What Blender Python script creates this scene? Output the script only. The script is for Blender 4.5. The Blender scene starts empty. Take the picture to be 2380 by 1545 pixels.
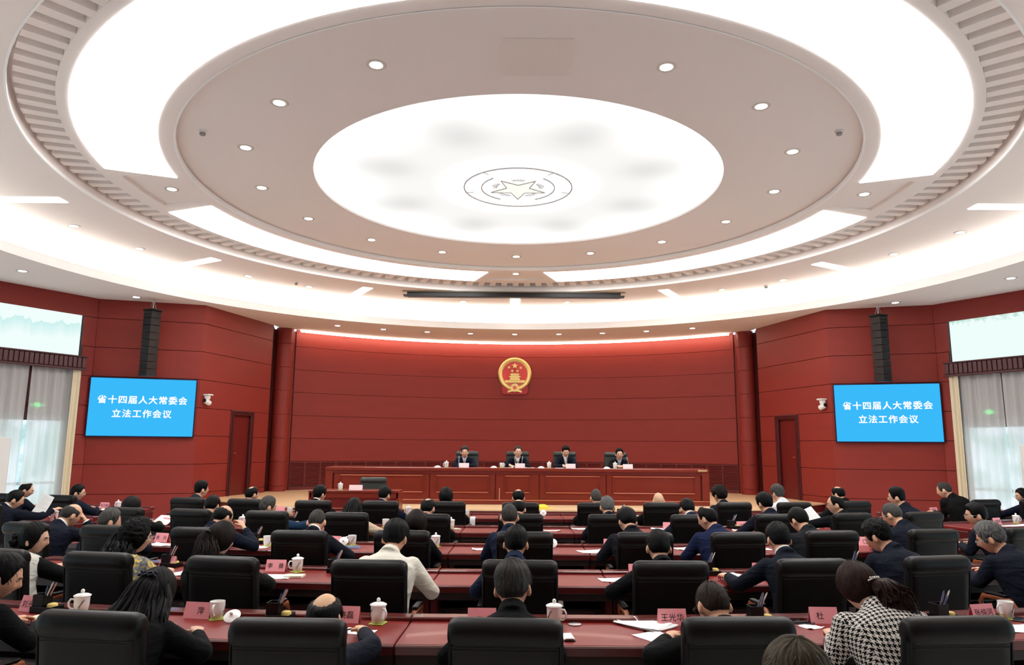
import bpy, bmesh, math, random
import numpy as np
from mathutils import Matrix, Vector, noise as mnoise

# ------------------------------------------------------------------ camera, world, exposure
SC = bpy.context.scene
COL = SC.collection
PI = math.pi
rnd = random.Random(7)

cam_data = bpy.data.cameras.new('camera')
cam = bpy.data.objects.new('camera', cam_data)
COL.objects.link(cam)
cam_data.sensor_width = 36.0
cam_data.sensor_fit = 'HORIZONTAL'
cam_data.lens = 1676.0 / 2380.0 * 36.0
cam_data.clip_end = 200
PITCH = math.atan(266.5 / 1676.0)
cam.matrix_world = (Matrix.Translation((-0.082, 0, 1.86)) @ Matrix.Rotation(PI / 2 + PITCH, 4, 'X')
                    @ Matrix.Rotation(0.0073, 4, 'Z'))
SC.camera = cam

SC.view_settings.view_transform = 'Standard'
SC.view_settings.look = 'None'
SC.view_settings.gamma = 1.0
SC.view_settings.use_curve_mapping = False
SC.view_settings.exposure = 0.0
SC.cycles.max_bounces = 7
SC.cycles.diffuse_bounces = 4
SC.cycles.glossy_bounces = 3
SC.cycles.transmission_bounces = 3
SC.cycles.transparent_max_bounces = 6
SC.cycles.caustics_reflective = False
SC.cycles.caustics_refractive = False
SC.cycles.adaptive_threshold = 0.07

world = bpy.data.worlds.new('world')
SC.world = world
world.use_nodes = True
bg = world.node_tree.nodes['Background']
bg.inputs[0].default_value = (0.72, 0.88, 1.0, 1)
bg.inputs[1].default_value = 1.6

L_PANEL = 11.6     # ring of ceiling light panels
L_DISC = 1.2     # luminous disc in the middle
L_BAR = 3.5
L_COVE = 13.5
L_WASH = 26.0
L_DOWN = 12.0
L_DOORG = 1.4
L_FILL_DAY = 2.8        # fill daylight from the side windows added out of view


# ------------------------------------------------------------------ colour and materials
def lin(c):
    return tuple(((v / 255.0) / 12.92 if v / 255.0 <= 0.04045 else ((v / 255.0 + 0.055) / 1.055) ** 2.4) for v in c)


MATS = {}


def mat(name, rgb, rough=0.5, metal=0.0, spec=0.5, var=0.0, scale=(4, 4, 4), bump=0.0, bscale=60.0,
        emit=0.0, coat=0.0, sheen=0.0, coord='Object', alpha=1.0, trans=0.0):
    if name in MATS:
        return MATS[name]
    m = bpy.data.materials.new(name)
    m.use_nodes = True
    nt = m.node_tree
    b = nt.nodes['Principled BSDF']
    c = lin(rgb)
    b.inputs['Base Color'].default_value = (*c, 1)
    b.inputs['Roughness'].default_value = rough
    b.inputs['Metallic'].default_value = metal
    b.inputs['Specular IOR Level'].default_value = spec
    b.inputs['Coat Weight'].default_value = coat
    b.inputs['Sheen Weight'].default_value = sheen
    b.inputs['Alpha'].default_value = alpha
    b.inputs['Transmission Weight'].default_value = trans
    if emit:
        b.inputs['Emission Color'].default_value = (*c, 1)
        b.inputs['Emission Strength'].default_value = emit
    if var or bump:
        tc = nt.nodes.new('ShaderNodeTexCoord')
        mp = nt.nodes.new('ShaderNodeMapping')
        mp.inputs['Scale'].default_value = scale
        nt.links.new(tc.outputs[coord], mp.inputs['Vector'])
    if var:
        nz = nt.nodes.new('ShaderNodeTexNoise')
        nz.inputs['Scale'].default_value = 1.0
        nz.inputs['Detail'].default_value = 5
        nt.links.new(mp.outputs[0], nz.inputs['Vector'])
        mx = nt.nodes.new('ShaderNodeMix')
        mx.data_type = 'RGBA'
        nt.links.new(nz.outputs['Fac'], mx.inputs['Factor'])
        mx.inputs['A'].default_value = (*[v * (1 - var) for v in c], 1)
        mx.inputs['B'].default_value = (*[min(1, v * (1 + var)) for v in c], 1)
        nt.links.new(mx.outputs['Result'], b.inputs['Base Color'])
    if bump:
        n2 = nt.nodes.new('ShaderNodeTexNoise')
        n2.inputs['Scale'].default_value = bscale
        n2.inputs['Detail'].default_value = 3
        nt.links.new(tc.outputs[coord], n2.inputs['Vector'])
        bp = nt.nodes.new('ShaderNodeBump')
        bp.inputs['Strength'].default_value = bump
        bp.inputs['Distance'].default_value = 0.004
        nt.links.new(n2.outputs['Fac'], bp.inputs['Height'])
        nt.links.new(bp.outputs[0], b.inputs['Normal'])
    MATS[name] = m
    return m


def emitter(name, rgb, strength):
    if name in MATS:
        return MATS[name]
    m = bpy.data.materials.new(name)
    m.use_nodes = True
    nt = m.node_tree
    nt.nodes.clear()
    e = nt.nodes.new('ShaderNodeEmission')
    o = nt.nodes.new('ShaderNodeOutputMaterial')
    e.inputs[0].default_value = (*lin(rgb), 1)
    e.inputs[1].default_value = strength
    nt.links.new(e.outputs[0], o.inputs[0])
    MATS[name] = m
    return m


M_CEIL = mat('ceiling_paint', (244, 236, 231), 0.9, spec=0.2)
M_TRIM = mat('white_trim_paint', (250, 250, 249), 0.7, spec=0.3)
M_WALL = mat('red_veneer', (137, 46, 38), 0.5, var=0.12, scale=(1.1, 1.1, 5.5), coat=0.0, spec=0.32)
M_WALLB = mat('red_veneer_backing', (70, 19, 19), 0.6)
M_DOOR = mat('red_door_veneer', (106, 28, 25), 0.35, var=0.12, scale=(9, 9, 0.8), coat=0.12)
M_FRAME = mat('dark_red_frame', (74, 21, 23), 0.35, var=0.1, scale=(6, 6, 1))
M_DESK = mat('red_desk_lacquer', (124, 28, 24), 0.40, var=0.10, scale=(1.2, 9, 5), coat=0.03, spec=0.28)
M_DESKD = mat('red_desk_edge', (82, 17, 17), 0.35, var=0.08, scale=(2, 8, 5), coat=0.3)
M_LEDGE = mat('red_desk_ledge', (96, 40, 38), 0.25, var=0.06, scale=(2, 8, 5), coat=0.3)
M_UNDERSHADE = mat('shaded_under_desk', (30, 8, 9), 0.6)  # desk red taken near black; shade beneath the desk is in the colour
M_ROST = mat('rostrum_wood', (122, 40, 26), 0.32, var=0.14, scale=(1.5, 8, 5), coat=0.15)
M_ROSTHL = mat('rostrum_molding_highlight', (196, 112, 84), 0.3, coat=0.2)  # molding lightened so its highlights are put into the colour
M_STAGE = mat('stage_boards', (216, 182, 140), 0.45, var=0.05, scale=(9, 1, 1))
M_FLOOR = mat('bounce_floor_boards', (240, 236, 230), 0.6, var=0.05, scale=(9, 1, 1))  # unseen floor, made pale to bounce light up to the ceiling
M_LEATH = mat('black_leather', (6, 6, 6), 0.44, bump=0.08, bscale=220, spec=0.26)
M_LEATHG = mat('grey_leather', (40, 46, 44), 0.42, bump=0.1, bscale=200, spec=0.45)
M_STEEL = mat('steel', (170, 170, 170), 0.3, metal=1.0)
M_BLACKP = mat('black_plastic', (10, 10, 11), 0.45)
M_BLACKM = mat('black_metal', (14, 14, 15), 0.4, metal=0.3)
M_CHWOOD = mat('chair_arm_wood', (150, 78, 42), 0.35, var=0.15, scale=(20, 3, 3))
M_WHITEP = mat('white_plastic', (226, 226, 222), 0.4)
M_PORC = mat('porcelain', (250, 250, 247), 0.12, spec=0.6)
M_INK = mat('bamboo_ink', (70, 82, 74), 0.5)
M_PAPER = mat('paper', (250, 250, 249), 0.8, spec=0.2)
M_PINK = mat('pink_card', (250, 172, 180), 0.7, spec=0.2)
M_PINKP = mat('pale_pink_card', (252, 222, 224), 0.7, spec=0.2)
M_TXT = mat('card_ink', (40, 16, 20), 0.7)
M_GREEN = mat('green_coaster', (190, 205, 92), 0.7)
M_YEL = mat('yellow_sponge', (224, 200, 116), 0.85, bump=0.3, bscale=300)
M_CREAM = mat('cream_notebook', (232, 226, 196), 0.8)
M_BLUEB = mat('blue_notebook', (72, 92, 140), 0.6)
M_REDF = mat('red_folder', (128, 24, 48), 0.55)
M_GOLD = mat('gold_leaf', (240, 214, 138), 0.36, metal=0.6)
M_EMRED = mat('emblem_red', (222, 52, 46), 0.25, coat=0.4)
M_EMDRED = mat('emblem_drapery', (170, 26, 32), 0.4)
M_DRAPE = mat('beige_drape', (226, 212, 182), 0.85, spec=0.1)
M_PENB = mat('blue_pen', (60, 74, 112), 0.4)
M_PENW = mat('pale_pen', (206, 204, 200), 0.4)
M_PENR = mat('pink_pencil', (200, 140, 124), 0.5)
M_GLASSF = mat('spectacle_frame', (26, 26, 30), 0.3, metal=0.5)
M_GLASSS = mat('silver_spectacle_frame', (190, 192, 198), 0.25, metal=0.9)
M_LENS = mat('spectacle_lens', (235, 240, 245), 0.05, trans=0.0, alpha=0.18)

E_PANEL = emitter('panel_light', (253, 253, 252), L_PANEL)
E_BAR = emitter('bar_light', (255, 250, 242), L_BAR)
E_COVE = emitter('cove_light', (255, 251, 244), L_COVE)
E_WASH = emitter('wash_light', (255, 230, 206), L_WASH)
E_DOWN = emitter('downlight_lamp', (255, 248, 238), L_DOWN)


# ------------------------------------------------------------------ mesh helpers
class MB:
    def __init__(self):
        self.v, self.f = [], []

    def add(self, vs, fs):
        o = len(self.v)
        self.v.extend([tuple(p) for p in vs])
        self.f.extend([tuple(i + o for i in q) for q in fs])
        return self

    def box(self, x0, x1, y0, y1, z0, z1):
        return self.add([(x0, y0, z0), (x1, y0, z0), (x1, y1, z0), (x0, y1, z0),
                         (x0, y0, z1), (x1, y0, z1), (x1, y1, z1), (x0, y1, z1)],
                        [(0, 3, 2, 1), (4, 5, 6, 7), (0, 1, 5, 4), (1, 2, 6, 5), (2, 3, 7, 6), (3, 0, 4, 7)])

    def cbox(self, x0, x1, y0, y1, z0, z1, b=0.004):
        """box with chamfered edges"""
        V, idx = [], {}
        for sx in (0, 1):
            for sy in (0, 1):
                for sz in (0, 1):
                    X, Y, Z = (x0, x1)[sx], (y0, y1)[sy], (z0, z1)[sz]
                    dx, dy, dz = (b, -b)[sx], (b, -b)[sy], (b, -b)[sz]
                    for k, p in enumerate(((X, Y + dy, Z + dz), (X + dx, Y, Z + dz), (X + dx, Y + dy, Z))):
                        idx[(sx, sy, sz, k)] = len(V)
                        V.append(p)
        F = []
        g = lambda a, c, d, k: idx[(a, c, d, k)]
        for s in (0, 1):
            q = [g(s, 0, 0, 0), g(s, 1, 0, 0), g(s, 1, 1, 0), g(s, 0, 1, 0)]
            F.append(q if s else q[::-1])
            q = [g(0, s, 0, 1), g(0, s, 1, 1), g(1, s, 1, 1), g(1, s, 0, 1)]
            F.append(q if s else q[::-1])
            q = [g(0, 0, s, 2), g(1, 0, s, 2), g(1, 1, s, 2), g(0, 1, s, 2)]
            F.append(q if s else q[::-1])
        for a in (0, 1):
            for c in (0, 1):
                F.append([g(0, a, c, 1), g(1, a, c, 1), g(1, a, c, 2), g(0, a, c, 2)])
                F.append([g(a, 0, c, 0), g(a, 1, c, 0), g(a, 1, c, 2), g(a, 0, c, 2)])
                F.append([g(a, c, 0, 0), g(a, c, 1, 0), g(a, c, 1, 1), g(a, c, 0, 1)])
        for a in (0, 1):
            for c in (0, 1):
                for d in (0, 1):
                    F.append([g(a, c, d, 0), g(a, c, d, 1), g(a, c, d, 2)])
        return self.add(V, F)

    def prism(self, poly, z0, z1):
        n = len(poly)
        return self.add([(x, y, z0) for x, y in poly] + [(x, y, z1) for x, y in poly],
                        [tuple(range(n))[::-1], tuple(range(n, 2 * n))] +
                        [(i, (i + 1) % n, n + (i + 1) % n, n + i) for i in range(n)])

    def loft(self, rings, cap=True, closed=True):
        n = len(rings[0])
        V = [p for r in rings for p in r]
        F = []
        for k in range(len(rings) - 1):
            for i in range(n if closed else n - 1):
                j = (i + 1) % n
                F.append((k * n + i, k * n + j, (k + 1) * n + j, (k + 1) * n + i))
        if cap:
            F.append(tuple(range(n))[::-1])
            F.append(tuple((len(rings) - 1) * n + i for i in range(n)))
        return self.add(V, F)

    def tube(self, path, r, n=8, cap=True):
        path = [Vector(p) for p in path]
        rs = r if hasattr(r, '__len__') else [r] * len(path)
        rings = []
        ref = None
        for i, p in enumerate(path):
            t = (path[min(i + 1, len(path) - 1)] - path[max(i - 1, 0)]).normalized()
            if ref is None:
                ref = Vector((0, 0, 1)) if abs(t.z) < 0.9 else Vector((0, 1, 0))
            a = t.cross(ref).normalized()
            b = a.cross(t).normalized()
            ref = b
            rings.append([p + (a * math.cos(2 * PI * k / n) + b * math.sin(2 * PI * k / n)) * rs[i] for k in range(n)])
        return self.loft(rings, cap)

    def lathe(self, prof, n=20, cx=0, cy=0, cap=True):
        rings = [[(cx + r * math.cos(2 * PI * k / n), cy + r * math.sin(2 * PI * k / n), z) for k in range(n)] for r, z in prof]
        return self.loft(rings, cap)

    def sphere(self, c, r, n=12, m=8):
        rx, ry, rz = r if hasattr(r, '__len__') else (r, r, r)
        rings = [[(c[0] + rx * math.sin(PI * j / m) * math.cos(2 * PI * k / n), c[1] + ry * math.sin(PI * j / m) * math.sin(2 * PI * k / n),
                   c[2] - rz * math.cos(PI * j / m)) for k in range(n)] for j in range(1, m)]
        self.loft(rings, False)
        o = len(self.v)
        self.v += [(c[0], c[1], c[2] - rz), (c[0], c[1], c[2] + rz)]
        b = o - (m - 1) * n
        for k in range(n):
            self.f.append((o, b + (k + 1) % n, b + k))
            self.f.append((o + 1, b + (m - 2) * n + k, b + (m - 2) * n + (k + 1) % n))
        return self

    def xf(self, M):
        self.v = [tuple(M @ Vector(p)) for p in self.v]
        return self

    def mesh(self, name, smooth=False, angle=None):
        me = bpy.data.meshes.new(name)
        me.from_pydata(self.v, [], self.f)
        if smooth:
            me.polygons.foreach_set('use_smooth', [True] * len(me.polygons))
            me.update()
            me.set_sharp_from_angle(angle=math.radians(angle or 40))
        me.update()
        return me

    def build(self, name, m, parent=None, smooth=False, angle=None):
        me = self.mesh(name, smooth, angle)
        return obj(name, me, m, parent)


def obj(name, me, m=None, parent=None):
    if m is not None and len(me.materials) == 0:
        me.materials.append(m)
    o = bpy.data.objects.new(name, me)
    COL.objects.link(o)
    if parent is not None:
        o.parent = parent
    return o


def tag(o, label, cat, group=None):
    o['label'] = label
    o['category'] = cat
    if group:
        o['group'] = group
    return o


def struct(o, label=None):
    o['kind'] = 'structure'
    if label:
        o['label'] = label
    return o


def empty(name, loc=(0, 0, 0), rz=0.0):
    o = bpy.data.objects.new(name, None)
    COL.objects.link(o)
    o.empty_display_size = 0.1
    o.location = loc
    o.rotation_euler = (0, 0, rz)
    return o


def dup(o, parent=None):
    c = o.copy()
    COL.objects.link(c)
    c.parent = parent
    for ch in KIDS.get(o.name, ()):
        dup(ch, c)
    return c


KIDS = {}


def remember(root):
    """note the children of a prototype (two levels) so that dup() need not search"""
    ks = [x for x in COL.objects if x.parent == root]
    KIDS[root.name] = ks
    for k in ks:
        remember(k)


NUM = ['first', 'second', 'third', 'fourth', 'fifth', 'sixth', 'seventh', 'eighth', 'ninth', 'tenth', 'eleventh', 'twelfth',
       'thirteenth', 'fourteenth', 'fifteenth', 'sixteenth', 'seventeenth', 'eighteenth', 'nineteenth', 'twentieth']
# ------------------------------------------------------------------ the hall: ceiling
CY0 = 11.36     # centre of the round ceiling
ZS = 5.2       # soffit height


def sweep(mb, prof, a0=0.0, a1=2 * PI, n=96, c=(0, CY0)):
    """strip of a (radius, z) profile turned about the ceiling centre; angle 0 points to the stage"""
    full = abs(a1 - a0 - 2 * PI) < 1e-6
    m = n if full else n + 1
    V, F = [], []
    k = len(prof)
    for i in range(m):
        a = a0 + (a1 - a0) * i / n
        for r, z in prof:
            V.append((c[0] + r * math.sin(a), c[1] + r * math.cos(a), z))
    for i in range(n):
        j = (i + 1) % m
        for q in range(k - 1):
            F.append((i * k + q, i * k + q + 1, j * k + q + 1, j * k + q))
    return mb.add(V, F)


P0, P1, P2 = (9.69, 16.47), (7.5, 17.15), (6.78, 20.0)
W1, W2 = (12.2, 12.14), (12.4, -4.0)
SWC, SWR = 13.19, 10.19      # centre and radius of the curved stage wall
A_SW = math.asin(6.45 / SWR)
half = [W2, W1, P0, P1, P2, (6.74, 20.35)]
arc = [(SWR * math.sin(a) * 0.968, SWC + (SWR - 0.30) * math.cos(a)) for a in np.linspace(A_SW, -A_SW, 25)]
bound = half + arc + [(-x, y) for x, y in half[::-1]]


def reach(a):
    """distance from the ceiling centre to the room outline at angle a"""
    dx, dy = math.sin(a), math.cos(a)
    best = 40
    for i in range(len(bound)):
        (x0, y0), (x1, y1) = bound[i], bound[(i + 1) % len(bound)]
        ex, ey = x1 - x0, y1 - y0
        den = dx * ey - dy * ex
        if abs(den) < 1e-9:
            continue
        t = (x0 * ey - (y0 - CY0) * ex) / den
        s = (x0 * dy - (y0 - CY0) * dx) / den
        if t > 0 and -1e-6 <= s <= 1 + 1e-6:
            best = min(best, t)
    return best


ceiling = struct(empty('ceiling', (0, CY0, ZS)), 'pale round coffered ceiling with stepped rings and a cove')


def cpart(mb, name, m, smooth=True, angle=30):
    o = mb.build(name, m, ceiling, smooth, angle)
    o.matrix_parent_inverse = ceiling.matrix_world.inverted() if False else Matrix.Translation((0, -CY0, -ZS))
    return o


# outer soffit out to the walls, angles include the wall corners so that the edge follows them
angs = sorted(set([round(math.atan2(x, y - CY0), 5) for x, y in bound] + [round(-PI + 2 * PI * i / 120, 5) for i in range(120)]))
V, F = [], []
for a in angs:
    R = reach(a)
    V += [(9.08 * math.sin(a), CY0 + 9.08 * math.cos(a), ZS), (R * math.sin(a), CY0 + R * math.cos(a), ZS)]
n = len(angs)
for i in range(n):
    j = (i + 1) % n
    F.append((2 * i, 2 * i + 1, 2 * j + 1, 2 * j))
cpart(MB().add(V, F), 'soffit', M_CEIL, False)
# roof slab that closes the hall above everything
cpart(MB().box(-13, 13, -4.5, 26, 6.4, 6.5), 'roof_slab', M_CEIL, False)
cpart(sweep(MB(), [(9.08, ZS), (9.08, 5.38), (9.14, 5.38), (9.14, 5.24), (9.9, 5.24)]), 'cove_lip', M_TRIM)
cpart(sweep(MB(), [(9.9, 5.24), (9.9, 5.82), (6.93, 5.82), (6.93, 6.07), (6.46, 6.07), (6.46, 5.96)], n=128), 'outer_ring', M_CEIL)
cpart(sweep(MB(), [(6.94, 5.816), (6.915, 5.816), (6.915, 5.865), (6.94, 5.865)], n=128), 'ring_molding', M_TRIM)
# frame ring that carries the light panels, with four shallow coffers between them
mb = MB()
g = math.radians(6.6)
for q in range(4):
    c = q * PI / 2
    sweep(mb, [(6.46, 5.96), (5.14, 5.96)], c + g, c + PI / 2 - g, 28)
    pr = [(6.46, 5.96), (6.18, 5.96), (6.18, 6.015), (5.34, 6.015), (5.34, 5.96), (5.14, 5.96)]
    sweep(mb, pr, c - g, c + g, 8)
    for s in (-1, 1):
        a = c + s * g
        P = [(r * math.sin(a), CY0 + r * math.cos(a), z) for r, z in ((6.18, 5.96), (6.18, 6.015), (5.34, 6.015), (5.34, 5.96))]
        mb.add(P, [(0, 1, 2, 3)])
cpart(mb, 'panel_frame_ring', M_CEIL)
cpart(sweep(MB(), [(5.14, 5.96), (5.14, 6.05), (3.256, 6.05), (3.256, 6.09)], n=112), 'inner_disc_ceiling', M_CEIL)
cpart(sweep(MB(), [(5.145, 5.955), (5.12, 5.955), (5.12, 6.025), (5.145, 6.025)], n=112), 'ring_molding', M_TRIM)
# radial blocks in the groove around the light panels
bl = MB()
for s in (0,):
    w0, w1 = 6.46 * math.radians(1.25) * 0.5, 6.87 * math.radians(1.25) * 0.5
    bl.add([(-w0, 6.46, 5.962), (w0, 6.46, 5.962), (w1, 6.87, 5.962), (-w1, 6.87, 5.962),
            (-w0, 6.46, 6.07), (w0, 6.46, 6.07), (w1, 6.87, 6.07), (-w1, 6.87, 6.07)],
           [(0, 3, 2, 1), (4, 5, 6, 7), (0, 1, 5, 4), (1, 2, 6, 5), (2, 3, 7, 6), (3, 0, 4, 7)])
bme = bl.mesh('block')
bme.materials.append(M_CEIL)
for i in range(144):
    o = bpy.data.objects.new('block', bme)
    COL.objects.link(o)
    o.parent = ceiling
    o.matrix_parent_inverse = Matrix.Translation((0, -CY0, -ZS))
    o.location = (0, CY0, 0)
    o.rotation_euler = (0, 0, -2 * PI * i / 144)
# access hatch over the front of the disc
hx, hy = 0.16, 7.28
mb = MB()
mb.cbox(hx - 0.375, hx + 0.375, hy - 0.375, hy + 0.375, 6.035, 6.052, 0.004)
o = mb.build('hatch_panel', mat('hatch_paint', (238, 228, 221), 0.9, spec=0.2), ceiling)
o.matrix_parent_inverse = Matrix.Translation((0, -CY0, -ZS))
o['label'] = 'square access hatch'

# ---- lights in the ceiling
quarter = ['far right', 'near right', 'near left', 'far left']
for q in range(4):
    c = q * PI / 2
    V, F = [], []
    NN = 30
    for i in range(NN + 1):
        for R, gi in ((5.35, 7.1), (6.31, 9.4)):
            a0, a1 = c + math.radians(gi), c + PI / 2 - math.radians(gi)
            a = a0 + (a1 - a0) * i / NN
            V.append((R * math.sin(a), CY0 + R * math.cos(a), 5.95))
    for i in range(NN):
        F.append((2 * i, 2 * i + 1, 2 * i + 3, 2 * i + 2))
    N0 = len(V)
    V += [(x, y, 5.959) for x, y, z in V]
    edge = [2 * i for i in range(NN + 1)] + [2 * i + 1 for i in range(NN, -1, -1)]
    for i in range(len(edge)):
        a, b = edge[i], edge[(i + 1) % len(edge)]
        F.append((a, b, b + N0, a + N0))
    o = MB().add(V, F).build('ceiling_light_panel', E_PANEL)
    tag(o, 'wide curved white light panel in the %s quarter of the ceiling ring' % quarter[q], 'light panel', 'curved ceiling light panels')

# luminous disc: tubes behind the stretched skin leave softly dimmer patches between them
m = bpy.data.materials.new('luminous_skin')
m.use_nodes = True
nt = m.node_tree
nt.nodes.clear()
out = nt.nodes.new('ShaderNodeOutputMaterial')
em = nt.nodes.new('ShaderNodeEmission')
tc = nt.nodes.new('ShaderNodeTexCoord')
grad = nt.nodes.new('ShaderNodeTexGradient')
grad.gradient_type = 'RADIAL'
ln = nt.nodes.new('ShaderNodeVectorMath')
ln.operation = 'LENGTH'
nt.links.new(tc.outputs['Object'], grad.inputs[0])
nt.links.new(tc.outputs['Object'], ln.inputs[0])


def mth(op, a, b=None, c=None):
    nd = nt.nodes.new('ShaderNodeMath')
    nd.operation = op
    for k, x in enumerate((a, b, c)):
        if x is None:
            continue
        if isinstance(x, (int, float)):
            nd.inputs[k].default_value = x
        else:
            nt.links.new(x, nd.inputs[k])
    return nd.outputs[0]


cosn = mth('COSINE', mth('MULTIPLY_ADD', grad.outputs['Fac'], 2 * PI * 8, PI))
spoke = mth('POWER', mth('MULTIPLY_ADD', cosn, 0.5, 0.5), 1.6)     # 1 between the tubes
rad = ln.outputs['Value']


def ramp(a, b, lo, hi):
    mr = nt.nodes.new('ShaderNodeMapRange')
    mr.interpolation_type = 'SMOOTHSTEP'
    nt.links.new(rad, mr.inputs[0])
    for k, x in enumerate((a, b, lo, hi)):
        mr.inputs[k + 1].default_value = x
    return mr.outputs[0]


haze = mth('MULTIPLY', mth('MULTIPLY', ramp(0.92, 1.5, 0.0, 1.0), ramp(1.9, 2.9, 1.0, 0.0)), 0.19)
patch = mth('MULTIPLY', mth('MULTIPLY', mth('MULTIPLY', ramp(1.4, 2.3, 0.0, 1.0), ramp(2.45, 3.1, 1.0, 0.0)), spoke), 0.17)
st = mth('MULTIPLY', mth('SUBTRACT', 1.0, mth('ADD', haze, patch)), L_DISC)
nt.links.new(st, em.inputs[1])
em.inputs[0].default_value = (1.0, 0.985, 0.965, 1)
nt.links.new(em.outputs[0], out.inputs[0])
disc = empty('luminous_ceiling_disc', (0, CY0, 6.08))
tag(disc, 'large round luminous white ceiling disc with a star emblem', 'ceiling light')
mb = MB()
mb.lathe([(3.256, 0.0), (3.256, 0.03)], 96)
mb.build('luminous_skin', m, disc)
M_LINE = mat('emblem_line_metal', (186, 186, 186), 0.5)
star = MB()


def flat_ring(mb, r, w, a0, a1, n, z0, z1):
    V, F = [], []
    for i in range(n + 1):
        a = a0 + (a1 - a0) * i / n
        for rr in (r - w, r + w):
            for z in (z0, z1):
                V.append((rr * math.sin(a), rr * math.cos(a), z))
    for i in range(n):
        b = 4 * i
        F += [(b, b + 4, b + 6, b + 2), (b + 1, b + 3, b + 7, b + 5), (b, b + 1, b + 5, b + 4), (b + 2, b + 6, b + 7, b + 3)]
    mb.add(V, F)


flat_ring(star, 0.885, 0.007, 0, 2 * PI, 72, -0.02, -0.004)
flat_ring(star, 0.60, 0.006, math.radians(30), math.radians(138), 40, -0.02, -0.004)
flat_ring(star, 0.60, 0.006, math.radians(222), math.radians(330), 40, -0.02, -0.004)
for k in range(4):
    a = math.radians((76, 142, 218, 284)[k])
    for r0, r1 in ((0.76, 0.885),):
        star.tube([(r0 * math.sin(a), r0 * math.cos(a), -0.012), (r1 * math.sin(a), r1 * math.cos(a), -0.012)], 0.005, 6)
star.build('emblem_rings', M_LINE, disc)
pts = []
for k in range(10):
    a = PI * k / 5
    r = 0.47 if k % 2 == 0 else 0.195
    pts.append((r * math.sin(a) * 1.0, r * math.cos(a)))
so = MB().prism(pts, -0.03, -0.004).build('star', emitter('star_skin', (255, 253, 243), 1.02), disc)
st_ = MB()
for k in range(10):
    a, b = pts[k], pts[(k + 1) % 10]
    st_.tube([(a[0], a[1], -0.03), (b[0], b[1], -0.03)], 0.008, 6)
st_.build('star_outline', M_LINE, disc)
for k in range(5):
    a = PI * 2 * k / 5 + PI / 5
    wh = MB()
    flat_ring(wh, 0.355, 0.004, a - 0.27, a + 0.27, 8, -0.016, -0.008)
    for j in range(7):
        b = a + math.radians((j - 3) * 5)
        wh.tube([(0.352 * math.sin(b), 0.352 * math.cos(b), -0.012), ((0.41 + 0.012 * (3 - abs(j - 3))) * math.sin(b), (0.41 + 0.012 * (3 - abs(j - 3))) * math.cos(b), -0.012)], 0.004, 5)
    wh.build('wheat_ray', M_LINE, disc)

# light bars every thirty degrees
BARN = {-90: 'at the far left', -60: 'at the left', -30: 'left of the screen case', 0: 'behind the screen case', 30: 'right of the screen case',
        60: 'at the right', 90: 'at the far right'}
for d in range(-90, 91, 30):
    o = MB().cbox(-0.13, 0.13, 7.46, 9.12, 5.805, 5.822, 0.003).build('ceiling_light_bar', E_BAR)
    o.location = (0, CY0, 0)
    o.rotation_euler = (0, 0, -math.radians(d))
    tag(o, 'straight white light bar %s on the outer ceiling ring' % BARN[d], 'light bar', 'radial ceiling light bars')
o = sweep(MB(), [(9.35, 5.25), (9.35, 5.262), (9.65, 5.262), (9.65, 5.25)], n=96).build('cove_light_strip', E_COVE)
tag(o, 'hidden ring of light behind the white cove lip', 'cove light')

# downlights
dl = empty('downlight', (0, 0, 0))
MB().lathe([(0.075, -0.004), (0.105, -0.010), (0.115, -0.002), (0.115, 0.012), (0.075, 0.012)], 20).build('trim_ring', mat('downlight_trim', (206, 198, 188), 0.5), dl, True)
MB().lathe([(0.072, -0.007), (0.072, 0.010)], 16).build('lamp', E_DOWN, dl)
remember(dl)
spots = []
for i in range(-7, 8):
    spots.append((4.22, 22.5 * i, 6.05, 'around the luminous disc'))
for d, w in ((-90, 'left coffer'), (90, 'right coffer'), (0, 'far coffer')):
    spots.append((5.7, d, 6.015, 'in the ' + w))
for d in (-80, -69, -50, -39, -10, 10, 39, 50, 69, 80):
    spots.append((8.28, d, 5.82, 'on the outer ceiling ring'))
for d in (-76, -60.8, -30, -22.4, -15, -7.6, 0, 7.6, 15, 22.4, 30, 60.8, 76):
    spots.append((9.98, d, 5.2, 'on the lower soffit'))
cnt = {}
for k, (R, d, z, w) in enumerate(spots):
    o = dl if k == 0 else dup(dl)
    a = math.radians(d)
    o.location = (R * math.sin(a), CY0 + R * math.cos(a), z)
    i = cnt.get(w, 0)
    cnt[w] = i + 1
    tag(o, ('round recessed downlight %s' % w) if 'coffer' in w else 'round recessed downlight %s, %s from left along its row' % (w, NUM[i]), 'downlight', 'ceiling downlights')
# smoke detectors
sd = empty('smoke_detector')
MB().lathe([(0.055, 0.0), (0.055, -0.02), (0.045, -0.028)], 18).build('base', M_WHITEP, sd, True)
MB().lathe([(0.038, -0.028), (0.040, -0.055), (0.028, -0.066)], 18).build('sensor_cap', mat('detector_grey', (150, 148, 144), 0.5), sd, True)
remember(sd)
for k, (x, y, z, w) in enumerate(((-4.28, 9.2, 6.05, 'left of the luminous disc'), (4.25, 9.05, 6.05, 'right of the luminous disc'),
                                  (-5.39, 17.3, 5.82, 'on the outer ring at left'), (6.15, 17.3, 5.82, 'on the outer ring at right'))):
    o = sd if k == 0 else dup(sd)
    o.location = (x, y, z)
    tag(o, 'small white smoke detector %s' % w, 'smoke detector', 'ceiling smoke detectors')
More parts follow.
